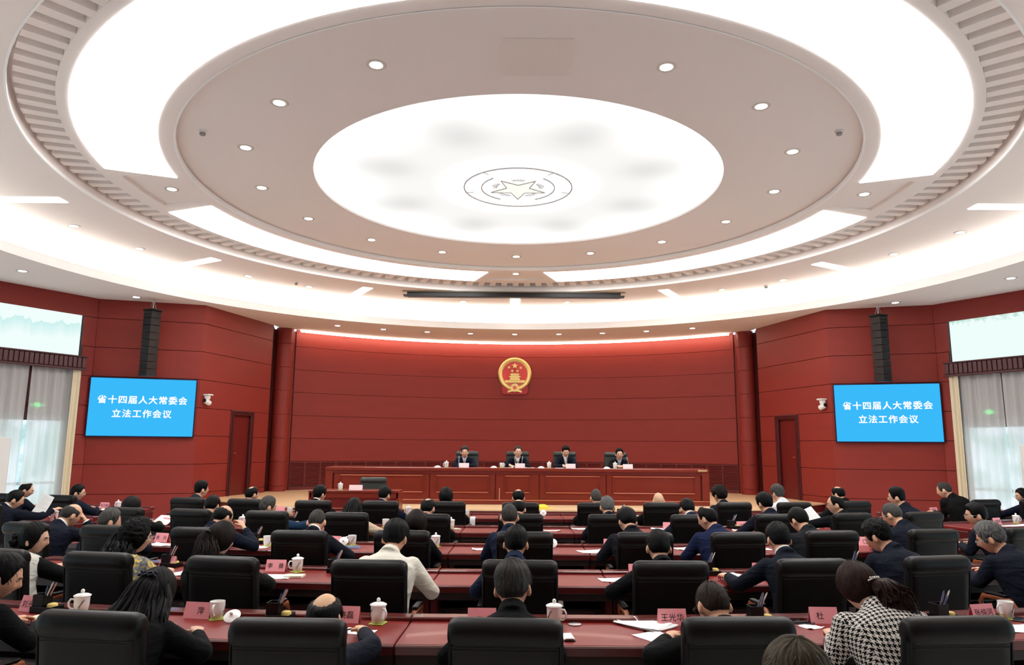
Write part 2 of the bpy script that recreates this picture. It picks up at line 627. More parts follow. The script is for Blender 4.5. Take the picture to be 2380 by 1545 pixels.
# case of the retracted projection screen
t = empty('projection_screen_case', (-0.04, 18.25, 5.82))
MB().cbox(-2.75, 2.75, -0.09, 0.09, -0.15, -0.012, 0.01).build('case', M_BLACKP, t)
MB().cbox(-2.86, 2.86, -0.13, -0.10, -0.03, 0.0, 0.004).build('mounting_rail', mat('rail_grey', (140, 128, 110), 0.5), t)
for s in (-1, 1):
    MB().cbox(s * 2.80 - 0.045, s * 2.80 + 0.045, -0.09, 0.09, -0.135, -0.09, 0.004).build('end_cap', M_BLACKP, t)
    MB().cbox(s * 2.62 - 0.03, s * 2.62 + 0.03, -0.1, 0.04, -0.02, 0.0, 0.003).build('bracket', M_STEEL, t)
tag(t, 'long black case of a rolled-up projection screen under the ceiling', 'screen case')
# ------------------------------------------------------------------ walls
JOINTS = [0.0, 0.745, 1.41, 2.07, 2.73, 3.40, 4.07, 4.75, 5.22]
ZST = 0.60      # stage height


class WF:
    """frame of a straight wall: s along it, d into the room, z up"""

    def __init__(self, A, B):
        self.A = Vector((A[0], A[1], 0))
        e = Vector((B[0] - A[0], B[1] - A[1], 0))
        self.L = e.length
        self.u = e.normalized()
        self.n = Vector((-self.u.y, self.u.x, 0))
        if self.n.dot(Vector((0, 11, 0)) - self.A) < 0:
            self.n = -self.n

    def M(self, s=0, d=0, z=0):
        o = self.A + self.u * s + self.n * d + Vector((0, 0, z))
        return Matrix(((self.u.x, self.n.x, 0, o.x), (self.u.y, self.n.y, 0, o.y), (0, 0, 1, o.z), (0, 0, 0, 1)))

    def MR(self, s=0, d=0, z=0):
        """right-handed: x along the wall, y into the wall, z up"""
        o = self.A + self.u * s + self.n * d + Vector((0, 0, z))
        return Matrix(((self.u.x, -self.n.x, 0, o.x), (self.u.y, -self.n.y, 0, o.y), (0, 0, 1, o.z), (0, 0, 0, 1)))

    def box(self, s0, s1, d0, d1, z0, z1, b=0.004):
        return MB().cbox(s0, s1, d0, d1, z0, z1, b).xf(self.M())

    def rz(self):
        return math.atan2(self.u.y, self.u.x)


def panel_wall(name, label, A, B, holes=(), z0=0.0, s_in=0.0, s_out=0.0):
    """backing wall with one veneer board per course, boards interrupted at the holes (s0, s1, z0, z1)"""
    w = WF(A, B)
    mb = MB()
    cuts = sorted(set([0.0, w.L] + [h[0] for h in holes] + [h[1] for h in holes]))
    for a, b in zip(cuts[:-1], cuts[1:]):
        zs = [(0.0, 5.3)]
        for h in holes:
            if h[0] < (a + b) / 2 < h[1]:
                zs = [x for q in zs for x in ((q[0], min(q[1], h[2])), (max(q[0], h[3]), q[1])) if x[1] - x[0] > 0.01]
        for za, zb in zs:
            mb.box(a, b, -0.2, -0.03, za, zb)
    mb.xf(w.M())
    o = struct(mb.build(name, M_WALLB), label)
    for ja, jb in zip(JOINTS[:-1], JOINTS[1:]):
        if jb <= z0:
            continue
        cu = [s_in, w.L - s_out]
        for h in holes:
            if h[2] < (ja + jb) / 2 < h[3]:
                cu += [h[0], h[1]]
        cu = sorted(cu)
        for a, b in zip(cu[::2], cu[1::2]) if len(cu) > 2 else [(cu[0], cu[1])]:
            if b - a > 0.03:
                w.box(a, b, -0.03, 0.0, max(ja, z0) + 0.005, jb - 0.005, 0.004).build('panel', M_WALL, o)
    return w, o


# daylight beyond the glass, overexposed in the picture
E_FILL_DAY = bpy.data.materials.new('fill_window_pane')
E_FILL_DAY.use_nodes = True
nt = E_FILL_DAY.node_tree
nt.nodes.clear()
out = nt.nodes.new('ShaderNodeOutputMaterial')
emn = nt.nodes.new('ShaderNodeEmission')
tcn = nt.nodes.new('ShaderNodeTexCoord')
nz = nt.nodes.new('ShaderNodeTexNoise')
nz.inputs['Scale'].default_value = 2.2
nz.inputs['Detail'].default_value = 6
nt.links.new(tcn.outputs['Object'], nz.inputs['Vector'])
rp = nt.nodes.new('ShaderNodeValToRGB')
rp.color_ramp.elements[0].position, rp.color_ramp.elements[0].color = 0.40, (*lin((150, 190, 190)), 1)
rp.color_ramp.elements[1].position, rp.color_ramp.elements[1].color = 0.58, (*lin((214, 234, 248)), 1)
nt.links.new(nz.outputs['Fac'], rp.inputs[0])
nt.links.new(rp.outputs[0], emn.inputs[0])
emn.inputs[1].default_value = L_FILL_DAY
nt.links.new(emn.outputs[0], out.inputs[0])
E_DOORG = E_FILL_DAY.copy()
E_DOORG.name = 'daylight_door_glass'
E_DOORG.node_tree.nodes[emn.name].inputs[1].default_value = L_DOORG
floor = struct(MB().box(-13, 13, -4.4, 25.6, -0.15, 0.0).build('floor', M_FLOOR), 'pale boarded hall floor under the desks')
for sgn, side in ((-1, 'left'), (1, 'right')):
    A0, A1, A2 = [(sgn * x, y) for x, y in (P0, P1, P2)]
    B1, B2 = (sgn * W1[0], W1[1]), (sgn * W2[0], W2[1])
    wt, ot = panel_wall('wall_%s_screen' % side, 'red veneer wall carrying the %s video screen' % side, A0, A1)
    wd, od = panel_wall('wall_%s_door' % side, 'red veneer wall with the %s stage door' % side, A1, A2, [(1.34, 2.18, 0, 2.68)])
    # door in the angled wall
    k = 1 if sgn < 0 else 2
    d = struct(wd.box(1.40, 2.12, -0.10, -0.05, ZST, 2.62).build('door_%d' % k, M_DOOR), 'dark red stage door in the %s wall' % side)
    for a, b, za, zb in ((1.27, 1.40, ZST, 2.66), (2.12, 2.25, ZST, 2.66), (1.27, 2.25, 2.62, 2.74)):
        wd.box(a, b, -0.10, 0.03, za, zb, 0.012).build('door_frame', M_FRAME, d)
    for a, b, za, zb in ((1.31, 1.36, ZST, 2.70), (2.16, 2.21, ZST, 2.70), (1.31, 2.21, 2.69, 2.72)):
        wd.box(a, b, 0.03, 0.045, za, zb, 0.005).build('door_molding', M_FRAME, d)
    hs = 1.47
    mb = wd.box(hs - 0.02, hs + 0.02, -0.05, -0.042, ZST + 0.93, ZST + 1.13, 0.003)
    mb.tube([wd.M() @ Vector((hs, -0.045, ZST + 1.06)), wd.M() @ Vector((hs, 0.0, ZST + 1.06)), wd.M() @ Vector((hs + 0.11, 0.0, ZST + 1.06))], 0.008, 8)
    mb.build('door_handle', mat('brass', (190, 170, 130), 0.3, metal=0.9), d, True)
    # window wall
    ww, ow = panel_wall('wall_%s_window' % side, 'dark red wall with the %s window' % side, A0, B1,
                        [(0.30, 4.3, 3.82, 4.88), (0.42, 4.2, 0.06, 2.36), (0.28, 4.3, 2.36, 3.82)], s_in=0.0)
    ww.box(0.28, 4.3, -0.2, -0.12, 2.36, 3.82).build('lintel', M_WALLB, ow)
    win = struct(MB().box(0.42, 4.2, -0.155, -0.145, 0.06, 2.36).xf(ww.M()).build('window_%d' % k, E_DOORG), 'daylit glazed door behind the %s sheer curtains' % side)
    for s in (0.42, 1.62, 2.86, 4.1):
        ww.box(s, s + 0.1, -0.19, -0.11, 0.02, 2.36).build('window_frame', mat('window_frame_white', (200, 206, 206), 0.5), win)
    ww.box(0.42, 4.2, -0.19, -0.11, 1.0, 1.06).build('window_frame', MATS['window_frame_white'], win)
    # transom: painted glass lit by the daylight behind it
    tm = bpy.data.materials.new('painted_transom_%s' % side)
    tm.use_nodes = True
    nt = tm.node_tree
    nt.nodes.clear()
    out = nt.nodes.new('ShaderNodeOutputMaterial')
    em = nt.nodes.new('ShaderNodeEmission')
    tcn = nt.nodes.new('ShaderNodeTexCoord')
    mp = nt.nodes.new('ShaderNodeMapping')
    sep = nt.nodes.new('ShaderNodeSeparateXYZ')
    nz = nt.nodes.new('ShaderNodeTexNoise')
    nz.noise_dimensions = '1D' if side == 'left' else '3D'
    nz.inputs['Scale'].default_value = 3.5 if side == 'left' else 9.0
    nz.inputs['Detail'].default_value = 5
    nt.links.new(tcn.outputs['Object'], sep.inputs[0])
    if side == 'left':
        nt.links.new(sep.outputs['X'], nz.inputs['W'])
        # ridge line: pale teal hills below it
        hgt = mth('MULTIPLY_ADD', nz.outputs['Fac'], 0.55, 0.42)
        dd = mth('SUBTRACT', hgt, sep.outputs['Z'])
        fac = mth('MULTIPLY', mth('GREATER_THAN', dd, 0.0), mth('MAXIMUM', mth('SUBTRACT', 1.0, mth('MULTIPLY', dd, 3.0)), 0.0))
        ca, cb = (240, 254, 252), (204, 241, 238)
    else:
        nt.links.new(tcn.outputs['Object'], nz.inputs['Vector'])
        up = mth('MULTIPLY', mth('SUBTRACT', sep.outputs['Z'], 0.78), 1.6)
        fac = mth('MULTIPLY', mth('MAXIMUM', mth('MINIMUM', mth('MULTIPLY', mth('SUBTRACT', mth('ADD', nz.outputs['Fac'], mth('MINIMUM', up, 0.25)), 0.62), 6.0), 1.0), 0.0), 0.75)
        ca, cb = (238, 254, 251), (176, 218, 200)
    mx = nt.nodes.new('ShaderNodeMix')
    mx.data_type = 'RGBA'
    nt.links.new(fac, mx.inputs['Factor'])
    mx.inputs['A'].default_value = (*lin(ca), 1)
    mx.inputs['B'].default_value = (*lin(cb), 1)
    nt.links.new(mx.outputs['Result'], em.inputs[0])
    em.inputs[1].default_value = 1.0
    nt.links.new(em.outputs[0], out.inputs[0])
    tp = MB().box(0, 4.0, -0.004, 0.004, 0, 1.06).build('window_%d' % (k + 2), tm)
    tp.matrix_world = ww.M(0.30, -0.10, 3.82)
    struct(tp, 'pale lit transom pane above the %s curtains' % side)
    for a, b, za, zb in ((0, 4.0, -0.02, 0.0), (0, 4.0, 1.06, 1.09), (-0.03, 0.0, -0.02, 1.09)):
        MB().cbox(a, b, -0.03, 0.09, za, zb, 0.006).build('window_frame', mat('dark_window_frame', (40, 30, 32), 0.4), tp)
    # valance of upright slats over the curtains
    va = struct(MB().cbox(0, 4.02, 0.0, 0.05, 0.0, 0.30, 0.006).build('trim_%d' % k, M_FRAME), 'slatted wooden valance over the %s curtains' % side)
    va.matrix_world = ww.M(0.26, 0.12, 3.49)
    sl = MB().cbox(0, 0.083, 0.05, 0.075, 0.055, 0.285, 0.006).mesh('slat')
    sl.materials.append(M_FRAME)
    for i in range(40):
        o = bpy.data.objects.new('slat', sl)
        COL.objects.link(o)
        o.parent = va
        o.location = (0.01 + i * 0.1, 0, 0)
    MB().cbox(-0.02, 4.02, 0.04, 0.1, 0.0, 0.04, 0.008).build('valance_rail', M_FRAME, va)
    MB().cbox(-0.02, 4.02, -0.1, 0.1, 0.29, 0.32, 0.008).build('valance_rail', M_FRAME, va)
    # rest of the side wall, panelled too; unseen windows added to light the ceiling
    fill_wins = [(1.2, 5.0), (6.2, 10.0), (11.2, 15.0)]
    wl, ol = panel_wall('wall_%s' % side, 'red panelled %s side wall' % side, B1, B2, [(a, b, 0.06, 3.4) for a, b in fill_wins] + [(a, b, 3.82, 4.88) for a, b in fill_wins])
    for q, (a, b) in enumerate(fill_wins):
        wn = struct(MB().box(a, b, -0.16, -0.15, 0.06, 3.4).xf(wl.M()).build('window_%d' % (k + 4 + 4 * q), E_FILL_DAY), 'added window in the %s side wall, glowing to light the ceiling' % side)
        struct(MB().box(a, b, -0.16, -0.15, 3.82, 4.88).xf(wl.M()).build('window_%d' % (k + 6 + 4 * q), E_FILL_DAY), 'added transom in the %s side wall, glowing to light the ceiling' % side)
        for z0, z1 in ((0.0, 0.06), (2.3, 2.4), (3.36, 3.44)):
            wl.box(a, b, -0.14, -0.06, z0, z1).build('window_frame', MATS['window_frame_white'], wn)
    for q, (px, py) in enumerate((A0, A1, A2)):  # unseen post added to block outside light at the corner gap
        dx, dy = (px - 0.0) , (py - 8.0)
        L = math.hypot(dx, dy)
        cxp, cyp = px + dx / L * 0.27, py + dy / L * 0.27
        if q:
            continue
        struct(MB().cbox(cxp - 0.16, cxp + 0.16, cyp - 0.16, cyp + 0.16, 0, 5.3, 0.01).build('trim_%d' % (k + 2 + 2 * q), M_WALLB), 'added post blocking the light gap behind the %s wall joint' % side)
    # column and return beside the curved wall
    col = struct(empty('column_%s' % side, (sgn * 6.65, 20.66, 0)), 'red half-round column beside the curved stage wall, %s side' % side)
    for ja, jb in zip(JOINTS[:-1], JOINTS[1:]):
        MB().lathe([(0.236, ja + 0.003), (0.24, ja + 0.008), (0.24, jb - 0.008), (0.236, jb - 0.003)], 32).build('column_segment', M_WALL, col, True, 20)
    wr = WF((sgn * 6.98, 20.66), (sgn * 6.38, 21.2))
    ret = struct(wr.box(0, wr.L, -0.15, 0.0, 0, 5.2).build('wall_%s_return' % side, M_WALL), 'narrow red return beside the %s column' % side)
    we = WF(A2, (sgn * 6.98, 20.72))
    struct(MB().box(0, we.L, -0.15, 0, 0, 5.2).xf(we.M()).build('wall_%s_edge' % side, M_WALLB), 'red wall edge beside the %s column' % side)
panel_wall('wall_rear', 'red panelled rear wall of the hall', (-12.4, -4.0), (12.4, -4.0))

# curved stage wall
sw = MB()
sweep(sw, [(SWR + 0.2, 0), (SWR + 0.03, 0), (SWR + 0.03, 5.5), (SWR + 0.2, 5.5)], -A_SW, A_SW, 40, (0, SWC))
sw = struct(sw.build('wall_stage', M_WALLB), 'curved red veneer wall behind the rostrum')
for ja, jb in zip([1.41, 2.07, 2.73, 3.40, 4.07, 4.75], [2.07, 2.73, 3.40, 4.07, 4.75, 5.42]):
    za, zb = ja + 0.004, jb - 0.004
    sweep(MB(), [(SWR + 0.03, za), (SWR + 0.004, za), (SWR, za + 0.004), (SWR, zb - 0.004), (SWR + 0.004, zb), (SWR + 0.03, zb)],
          -A_SW, A_SW, 48, (0, SWC)).build('panel', M_WALL, sw, True, 25)
nb = 30
for i in range(nb):
    a0, a1 = -A_SW + 2 * A_SW * i / nb, -A_SW + 2 * A_SW * (i + 1) / nb
    mb = MB()
    gap = 0.0022
    for z in (0.60, 1.375):
        sweep(mb, [(SWR + 0.03, z), (SWR, z), (SWR, z + (0.09 if z < 1 else 0.03)), (SWR + 0.03, z + (0.09 if z < 1 else 0.03))], a0, a1, 2, (0, SWC))
    for z in np.arange(0.73, 1.37, 0.045):
        sweep(mb, [(SWR + 0.03, z + 0.024), (SWR + 0.006, z), (SWR + 0.006, z + 0.012), (SWR + 0.03, z + 0.036)], a0 + gap, a1 - gap, 2, (0, SWC))
    for a in (a0, a1 - gap):
        sweep(mb, [(SWR + 0.03, 0.7), (SWR, 0.7), (SWR, 1.38), (SWR + 0.03, 1.38)], a, a + gap, 1, (0, SWC))
    mb.build('louver_grille', M_DOOR, sw)
# wall-washing light at the top of the stage wall
o = sweep(MB(), [(SWR - 0.33, 5.145), (SWR - 0.29, 5.145), (SWR - 0.29, 5.21), (SWR - 0.33, 5.21)], -A_SW * 1.0, A_SW * 1.0, 48, (0, SWC)).build('linear_wall_washer', E_WASH)
tag(o, 'thin curved line of white light along the top of the stage wall', 'strip light')
cp = sweep(MB(), [(SWR - 0.29, 5.2), (SWR - 0.29, 5.5), (SWR + 0.03, 5.5)], -A_SW * 1.02, A_SW * 1.02, 40, (0, SWC))
cpart(cp, 'wash_pocket', M_TRIM)

# ------------------------------------------------------------------ stage
front = [(x, 15.12 + x * x / 48.0) for x in np.linspace(-5.2, 5.2, 21)]
poly = [(-7.4, 17.6)] + front + [(7.4, 17.6), (7.4, 17.7), (6.98, 20.0), (6.75, 20.8), (6.45, 21.05)] + \
       [((SWR - 0.0) * math.sin(a), SWC + SWR * math.cos(a)) for a in np.linspace(A_SW, -A_SW, 21)[1:-1]] + [(-6.45, 21.05), (-6.75, 20.8), (-6.98, 20.0), (-7.4, 17.7)]
stage = struct(MB().prism(poly, 0.0, ZST - 0.03).build('stage_floor', mat('stage_riser', (88, 22, 22), 0.4)), 'raised stage with pale boards and dark red riser')
MB().prism([(x * 1.003, y - 0.02 if y < 18 else y) for x, y in poly], ZST - 0.03, ZST).build('stage_boards', M_STAGE, stage)
for s in (-1, 1):
    for j in range(2):
        P = [(s * 5.25, 15.72), (s * 7.38, 17.56), (s * (7.38 + 0.2 * (j + 1)), 17.3), (s * (5.25 + 0.2 * (j + 1)), 15.46 - 0.02 * j)]
        MB().prism(P if s < 0 else P[::-1], 0.0, ZST - 0.2 * (j + 1)).build('step', M_STAGE, stage)
pl = struct(MB().cbox(-4.45, -1.9, 13.75, 15.05, 0.0, 0.26, 0.01).build('low_platform_floor', mat('platform_carpet', (120, 40, 38), 0.9, bump=0.3)), 'low red platform in front of the stage')

# ------------------------------------------------------------------ video screens
TEXTS = []


def text_obj(body, size, m, parent, M, spacing=1.0, offset=0.0, align='CENTER', extrude=0.0, name='lettering', bold=0.0):
    cu = bpy.data.curves.new(name, 'FONT')
    cu.body = body
    cu.size = size
    cu.align_x = align
    cu.align_y = 'CENTER'
    cu.space_character = spacing
    cu.offset = offset
    cu.extrude = extrude
    cu.resolution_u = 2
    o = bpy.data.objects.new(name, cu)
    COL.objects.link(o)
    cu.materials.append(m)
    TEXTS.append((o, parent, M, bold))
    return o


E_SCREEN = emitter('screen_blue', (58, 186, 250), 1.0)
E_SCRTXT = emitter('screen_text', (255, 255, 255), 1.05)
for sgn, side in ((-1, 'left'), (1, 'right')):
    A, B = ((sgn * P0[0], P0[1]), (sgn * P1[0], P1[1]))
    if sgn > 0:
        A, B = B, A
    w = WF(A, B)
    c = w.L / 2 + (-0.03 if sgn < 0 else 0.03)
    t = empty('video_screen', (0, 0, 0))
    t.matrix_world = w.MR(c, 0.0, 2.025)
    # local: x along wall, -y into room, z up
    MB().cbox(-1.125, 1.125, -0.09, -0.02, 0.0, 1.36, 0.008).build('housing', M_BLACKP, t)
    MB().box(-1.105, 1.105, -0.0925, -0.09, 0.025, 1.337).build('screen', E_SCREEN, t)
    for x0, x1, z0, z1 in ((-1.125, 1.125, 0, 0.022), (-1.125, 1.125, 1.34, 1.36), (-1.125, -1.106, 0, 1.36), (1.106, 1.125, 0, 1.36)):
        MB().cbox(x0, x1, -0.097, -0.085, z0, z1, 0.003).build('bezel', mat('blue_black_bezel', (20, 18, 60), 0.3), t)
    for body, z in (('省十四届人大常委会', 0.835), ('立法工作会议', 0.52)):
        text_obj(body, 0.195, E_SCRTXT, t, Matrix.Translation((0, -0.094, z)) @ Matrix.Rotation(PI / 2, 4, 'X'), 1.165, 0.0, bold=0.0055)
    tag(t, 'large blue video screen with white Chinese lettering on the %s wall' % side, 'screen', 'wall video screens')

# line-array loudspeakers hung before the screen walls
for sgn, side in ((-1, 'left'), (1, 'right')):
    t = empty('line_array_speaker', (sgn * 8.39, 16.4, 3.39))
    t.rotation_euler = (0, 0, sgn * 0.35)
    for i in range(9):
        z = i * 0.168
        mb = MB()
        f = 0.115
        mb.loft([[(-f, -0.14, zz), (f, -0.14, zz), (f * 0.8, 0.16, zz + 0.02), (-f * 0.8, 0.16, zz + 0.02)] for zz in (z, z + 0.155)])
        md = mb.build('speaker_module', M_BLACKP, t)
        g_ = MB()
        for j in range(2):
            g_.cbox(-f * 0.93, f * 0.93, -0.152, -0.138, z + 0.012 + j * 0.072, z + 0.066 + j * 0.072, 0.004)
        g_.build('grille', mat('speaker_grille', (14, 15, 18), 0.6), md)
    MB().cbox(-0.15, 0.15, -0.14, 0.14, 1.515, 1.555, 0.006).build('rigging_frame', M_BLACKM, t)
    MB().cbox(sgn * 0.16 - 0.03, sgn * 0.16 + 0.03, -0.08, 0.12, 1.05, 1.2, 0.01).build('side_plate', M_BLACKM, t)
    mb = MB()
    mb.tube([(0.0, 0, 1.55), (0.0, 0, 1.78)], 0.014, 8)
    mb.tube([(-0.1, 0, 1.55), (-0.01, 0, 1.78)], 0.006, 6)
    mb.tube([(0.1, 0, 1.55), (0.01, 0, 1.78)], 0.006, 6)
    mb.build('hanging_chain', M_STEEL, t)
    tag(t, 'tall black line array loudspeaker hanging above the %s screen' % side, 'loudspeaker', 'line array loudspeakers')
    # dome camera on the door wall
    c = empty('surveillance_camera', (sgn * 7.39, 17.36, 2.9))
    c.rotation_euler = (0, 0, sgn * 0.3)
    MB().cbox(-sgn * 0.02 - 0.09, -sgn * 0.02 + 0.09, -0.09, 0.09, 0.13, 0.165, 0.012).build('mount', M_WHITEP, c)
    MB().lathe([(0.075, 0.13), (0.07, 0.06), (0.055, 0.03)], 18).build('neck', M_WHITEP, c, True)
    mb = MB().lathe([(0.03, -0.10), (0.062, -0.09), (0.066, 0.03), (0.055, 0.075), (0.02, 0.085)], 18)
    mb.xf(Matrix.Translation((0, 0, -0.02)) @ Matrix.Rotation(math.radians(72), 4, 'X'))
    mb.build('body', M_WHITEP, c, True)
    mb = MB().lathe([(0.045, 0.086), (0.045, 0.1), (0.03, 0.102)], 16)
    mb.xf(Matrix.Translation((0, 0, -0.02)) @ Matrix.Rotation(math.radians(72), 4, 'X'))
    mb.build('lens', M_BLACKP, c, True)
    MB().cbox(0.0 if sgn > 0 else -0.18, 0.18 if sgn > 0 else 0.0, -0.03, 0.03, 0.135, 0.16, 0.006).build('wall_arm', M_WHITEP, c)
    tag(c, 'white surveillance camera on the wall beside the %s screen' % side, 'camera', 'wall cameras')
    # floor-standing air conditioner at the edge of the picture
    ac = empty('air_conditioner', (sgn * 10.2, 14.3, 0.0))
    ac.rotation_euler = (0, 0, sgn * 0.55)
    MB().cbox(-0.27, 0.27, -0.18, 0.18, 0.0, 1.98, 0.025).build('cabinet', M_WHITEP, ac)
    MB().cbox(-0.22, 0.22, -0.195, -0.175, 1.52, 1.93, 0.006).build('outlet_recess', M_BLACKP, ac)
    for i in range(8):
        MB().cbox(-0.21, 0.21, -0.215, -0.185, 1.54 + i * 0.05, 1.562 + i * 0.05, 0.004).build('louver', M_WHITEP, ac)
    MB().cbox(-0.08, 0.08, -0.19, -0.178, 1.3, 1.37, 0.004).build('control_panel', mat('panel_grey', (120, 124, 126), 0.4), ac)
    MB().cbox(-0.22, 0.22, -0.19, -0.178, 0.08, 0.6, 0.006).build('intake_grille', mat('intake_grey', (196, 196, 192), 0.5), ac)
    tag(ac, 'white floor standing air conditioner by the %s curtains' % side, 'air conditioner', 'air conditioners')

# ------------------------------------------------------------------ curtains
def sheer(name, rgb):
    m = bpy.data.materials.new(name)
    m.use_nodes = True
    nt = m.node_tree
    nt.nodes.clear()
    out = nt.nodes.new('ShaderNodeOutputMaterial')
    d = nt.nodes.new('ShaderNodeBsdfDiffuse')
    tr = nt.nodes.new('ShaderNodeBsdfTranslucent')
    tp = nt.nodes.new('ShaderNodeBsdfTransparent')
    d.inputs[0].default_value = (*lin(rgb), 1)
    tr.inputs[0].default_value = (*lin(rgb), 1)
    m1 = nt.nodes.new('ShaderNodeMixShader')
    m1.inputs[0].default_value = 0.42
    m2 = nt.nodes.new('ShaderNodeMixShader')
    m2.inputs[0].default_value = 0.26
    nt.links.new(d.outputs[0], m1.inputs[1])
    nt.links.new(tr.outputs[0], m1.inputs[2])
    nt.links.new(m1.outputs[0], m2.inputs[1])
    nt.links.new(tp.outputs[0], m2.inputs[2])
    nt.links.new(m2.outputs[0], out.inputs[0])
    return m


M_SHEER = sheer('sheer_curtain', (250, 250, 248))


def curtain(s0, s1, d, z0, z1, fold, amp, seed):
    """hanging folds, a little wider apart toward the hem"""
    r = random.Random(seed)
    n = max(24, int((s1 - s0) / 0.014))
    ph = [r.uniform(0, 6.28) for _ in range(3)]
    V, F = [], []
    zs = np.linspace(z1, z0, 12)
    for k, z in enumerate(zs):
        f = k / 11.0
        for i in range(n + 1):
            s = s0 + (s1 - s0) * i / n
            y = amp * (0.6 + 0.5 * f) * math.sin(s / fold * 2 * PI + ph[0]) + 0.4 * amp * math.sin(s / fold * 3.7 + ph[1] + 0.4 * f) + 0.01 * math.sin(3 * f + ph[2])
            V.append((s, d + y, z))
    for k in range(11):
        for i in range(n):
            a = k * (n + 1) + i
            F.append((a, a + 1, a + n + 2, a + n + 1))
    return MB().add(V, F)


for sgn, side in ((-1, 'left'), (1, 'right')):
    w = WF((sgn * P0[0], P0[1]), (sgn * W1[0], W1[1]))
    for j, (a, b, kind) in enumerate(((0.30, 0.50, 'drape'), (0.44, 1.32, 'sheer'), (1.36, 2.6, 'sheer'), (2.62, 4.15, 'sheer'))):
        if kind == 'sheer':
            mb = curtain(a, b, 0.04, 0.03, 3.5, 0.175, 0.042, 5 + j + sgn)
            o = mb.xf(w.M()).build('sheer_curtain', M_SHEER, None, True, 80)
            where = ('next to the beige drape', 'in the middle of the window', 'furthest from the stage')[j - 1]
            tag(o, 'white sheer curtain %s at the %s window' % (where, side), 'curtain', 'sheer curtains')
        else:
            mb = curtain(a, b, 0.12, 0.03, 3.5, 0.075, 0.026, 11 + sgn)
            o = mb.xf(w.M()).build('beige_drape', M_DRAPE, None, True, 80)
            tag(o, 'narrow beige drape at the inner edge of the %s window' % side, 'curtain', 'beige drapes')
    # glowing panel stands in for an exit sign mirrored in the glass
    x = empty('exit_sign_reflection')
    x.matrix_world = w.M(1.10 if sgn < 0 else 1.02, -0.02, 2.62)
    MB().cbox(-0.16, 0.16, -0.02, 0.0, 0.0, 0.13, 0.004).build('housing', mat('reflected_sign_housing', (40, 90, 60), 0.5), x)
    MB().box(-0.06, 0.06, 0.0, 0.003, 0.02, 0.11).build('glowing_panel', emitter('exit_reflection_green', (70, 230, 120), 1.6), x)
    mb = MB()
    mb.cbox(-0.14, -0.07, 0.0, 0.003, 0.05, 0.065, 0.001)
    mb.cbox(0.07, 0.14, 0.0, 0.003, 0.05, 0.065, 0.001)
    mb.build('glowing_arrow', MATS['exit_reflection_green'], x)
    tag(x, 'green glow standing in for an exit sign mirrored in the %s window' % side, 'exit sign', 'exit sign reflections')

# ------------------------------------------------------------------ emblem on the stage wall
em = empty('wall_emblem', (0.02, 23.36, 4.2))
R_ = 0.545


def eb(mb, name, m, smooth=False):
    # emblem parts drawn in x,z with height h toward the room: (x, y, h) -> (x, -h, y)
    return mb.xf(Matrix(((1, 0, 0, 0), (0, 0, -1, 0), (0, 1, 0, 0), (0, 0, 0, 1)))).build(name, m, em, smooth)


def star_pts(cx, cy, r, rot=0):
    return [(cx + (r if k % 2 == 0 else r * 0.4) * math.sin(rot + PI * k / 5), cy + (r if k % 2 == 0 else r * 0.4) * math.cos(rot + PI * k / 5)) for k in range(10)]


eb(MB().lathe([(0.42, 0.0), (0.42, 0.05)], 48), 'red_field', M_EMRED)
mb = MB()
prof = [(0.40, 0.0), (0.405, 0.06), (0.44, 0.085), (0.50, 0.085), (0.54, 0.05), (0.545, 0.0)]
V, F = [], []
N = 72
for i in range(N):
    a = 2 * PI * i / N
    for r, h in prof:
        rr = r + (0.006 * math.sin(a * 36) if h > 0.07 else 0)
        V.append((rr * math.sin(a), rr * math.cos(a), h + (0.008 * (i % 2))))
for i in range(N):
    j = (i + 1) % N
    for q in range(len(prof) - 1):
        F.append((i * 6 + q, i * 6 + q + 1, j * 6 + q + 1, j * 6 + q))
eb(mb.add(V, F), 'gold_wreath', M_GOLD, True)
for x, y, r, ro in ((0, 0.27, 0.105, 0), (-0.19, 0.215, 0.056, 0.5), (0.19, 0.205, 0.056, -0.5), (-0.085, 0.10, 0.056, 0.25), (0.085, 0.10, 0.056, -0.25)):
    eb(MB().prism(star_pts(x, y, r, ro), 0.04, 0.085), 'gold_star', M_GOLD)
mb = MB()
mb.cbox(-0.33, 0.33, -0.285, -0.20, 0.04, 0.09, 0.008)
for x in np.linspace(-0.28, 0.28, 9):
    mb.cbox(x - 0.012, x + 0.012, -0.285, -0.2, 0.09, 0.1, 0.003)
mb.cbox(-0.17, 0.17, -0.20, -0.155, 0.04, 0.1, 0.006)
mb.cbox(-0.15, 0.15, -0.155, -0.105, 0.04, 0.095, 0.006)
mb.prism([(-0.20, -0.105), (0.20, -0.105), (0.165, -0.06), (-0.165, -0.06)], 0.04, 0.1)
mb.cbox(-0.13, 0.13, -0.06, -0.025, 0.04, 0.09, 0.005)
mb.prism([(-0.17, -0.025), (0.17, -0.025), (0.12, 0.02), (-0.12, 0.02)], 0.04, 0.1)
eb(mb, 'gold_gate', M_GOLD)
mb = MB()
gp = []
for k in range(28):
    a = 2 * PI * k / 28
    r = 0.145 if k % 2 else 0.115
    gp += [((r) * math.sin(a - 0.06), -0.44 + r * math.cos(a - 0.06)), (r * math.sin(a + 0.06), -0.44 + r * math.cos(a + 0.06))]
eb(mb.prism(gp, 0.04, 0.10), 'gold_cogwheel', M_GOLD)
eb(MB().lathe([(0.06, 0.09), (0.06, 0.115)], 24, 0, -0.44), 'cogwheel_hub', M_EMRED)
for s in (-1, 1):
    P = [(s * 0.39, -0.37), (s * 0.43, -0.45), (s * 0.42, -0.60), (s * 0.33, -0.665), (s * 0.24, -0.64), (s * 0.22, -0.50)]
    eb(MB().prism(P if s < 0 else P[::-1], 0.0, 0.07), 'red_drapery', M_EMDRED)
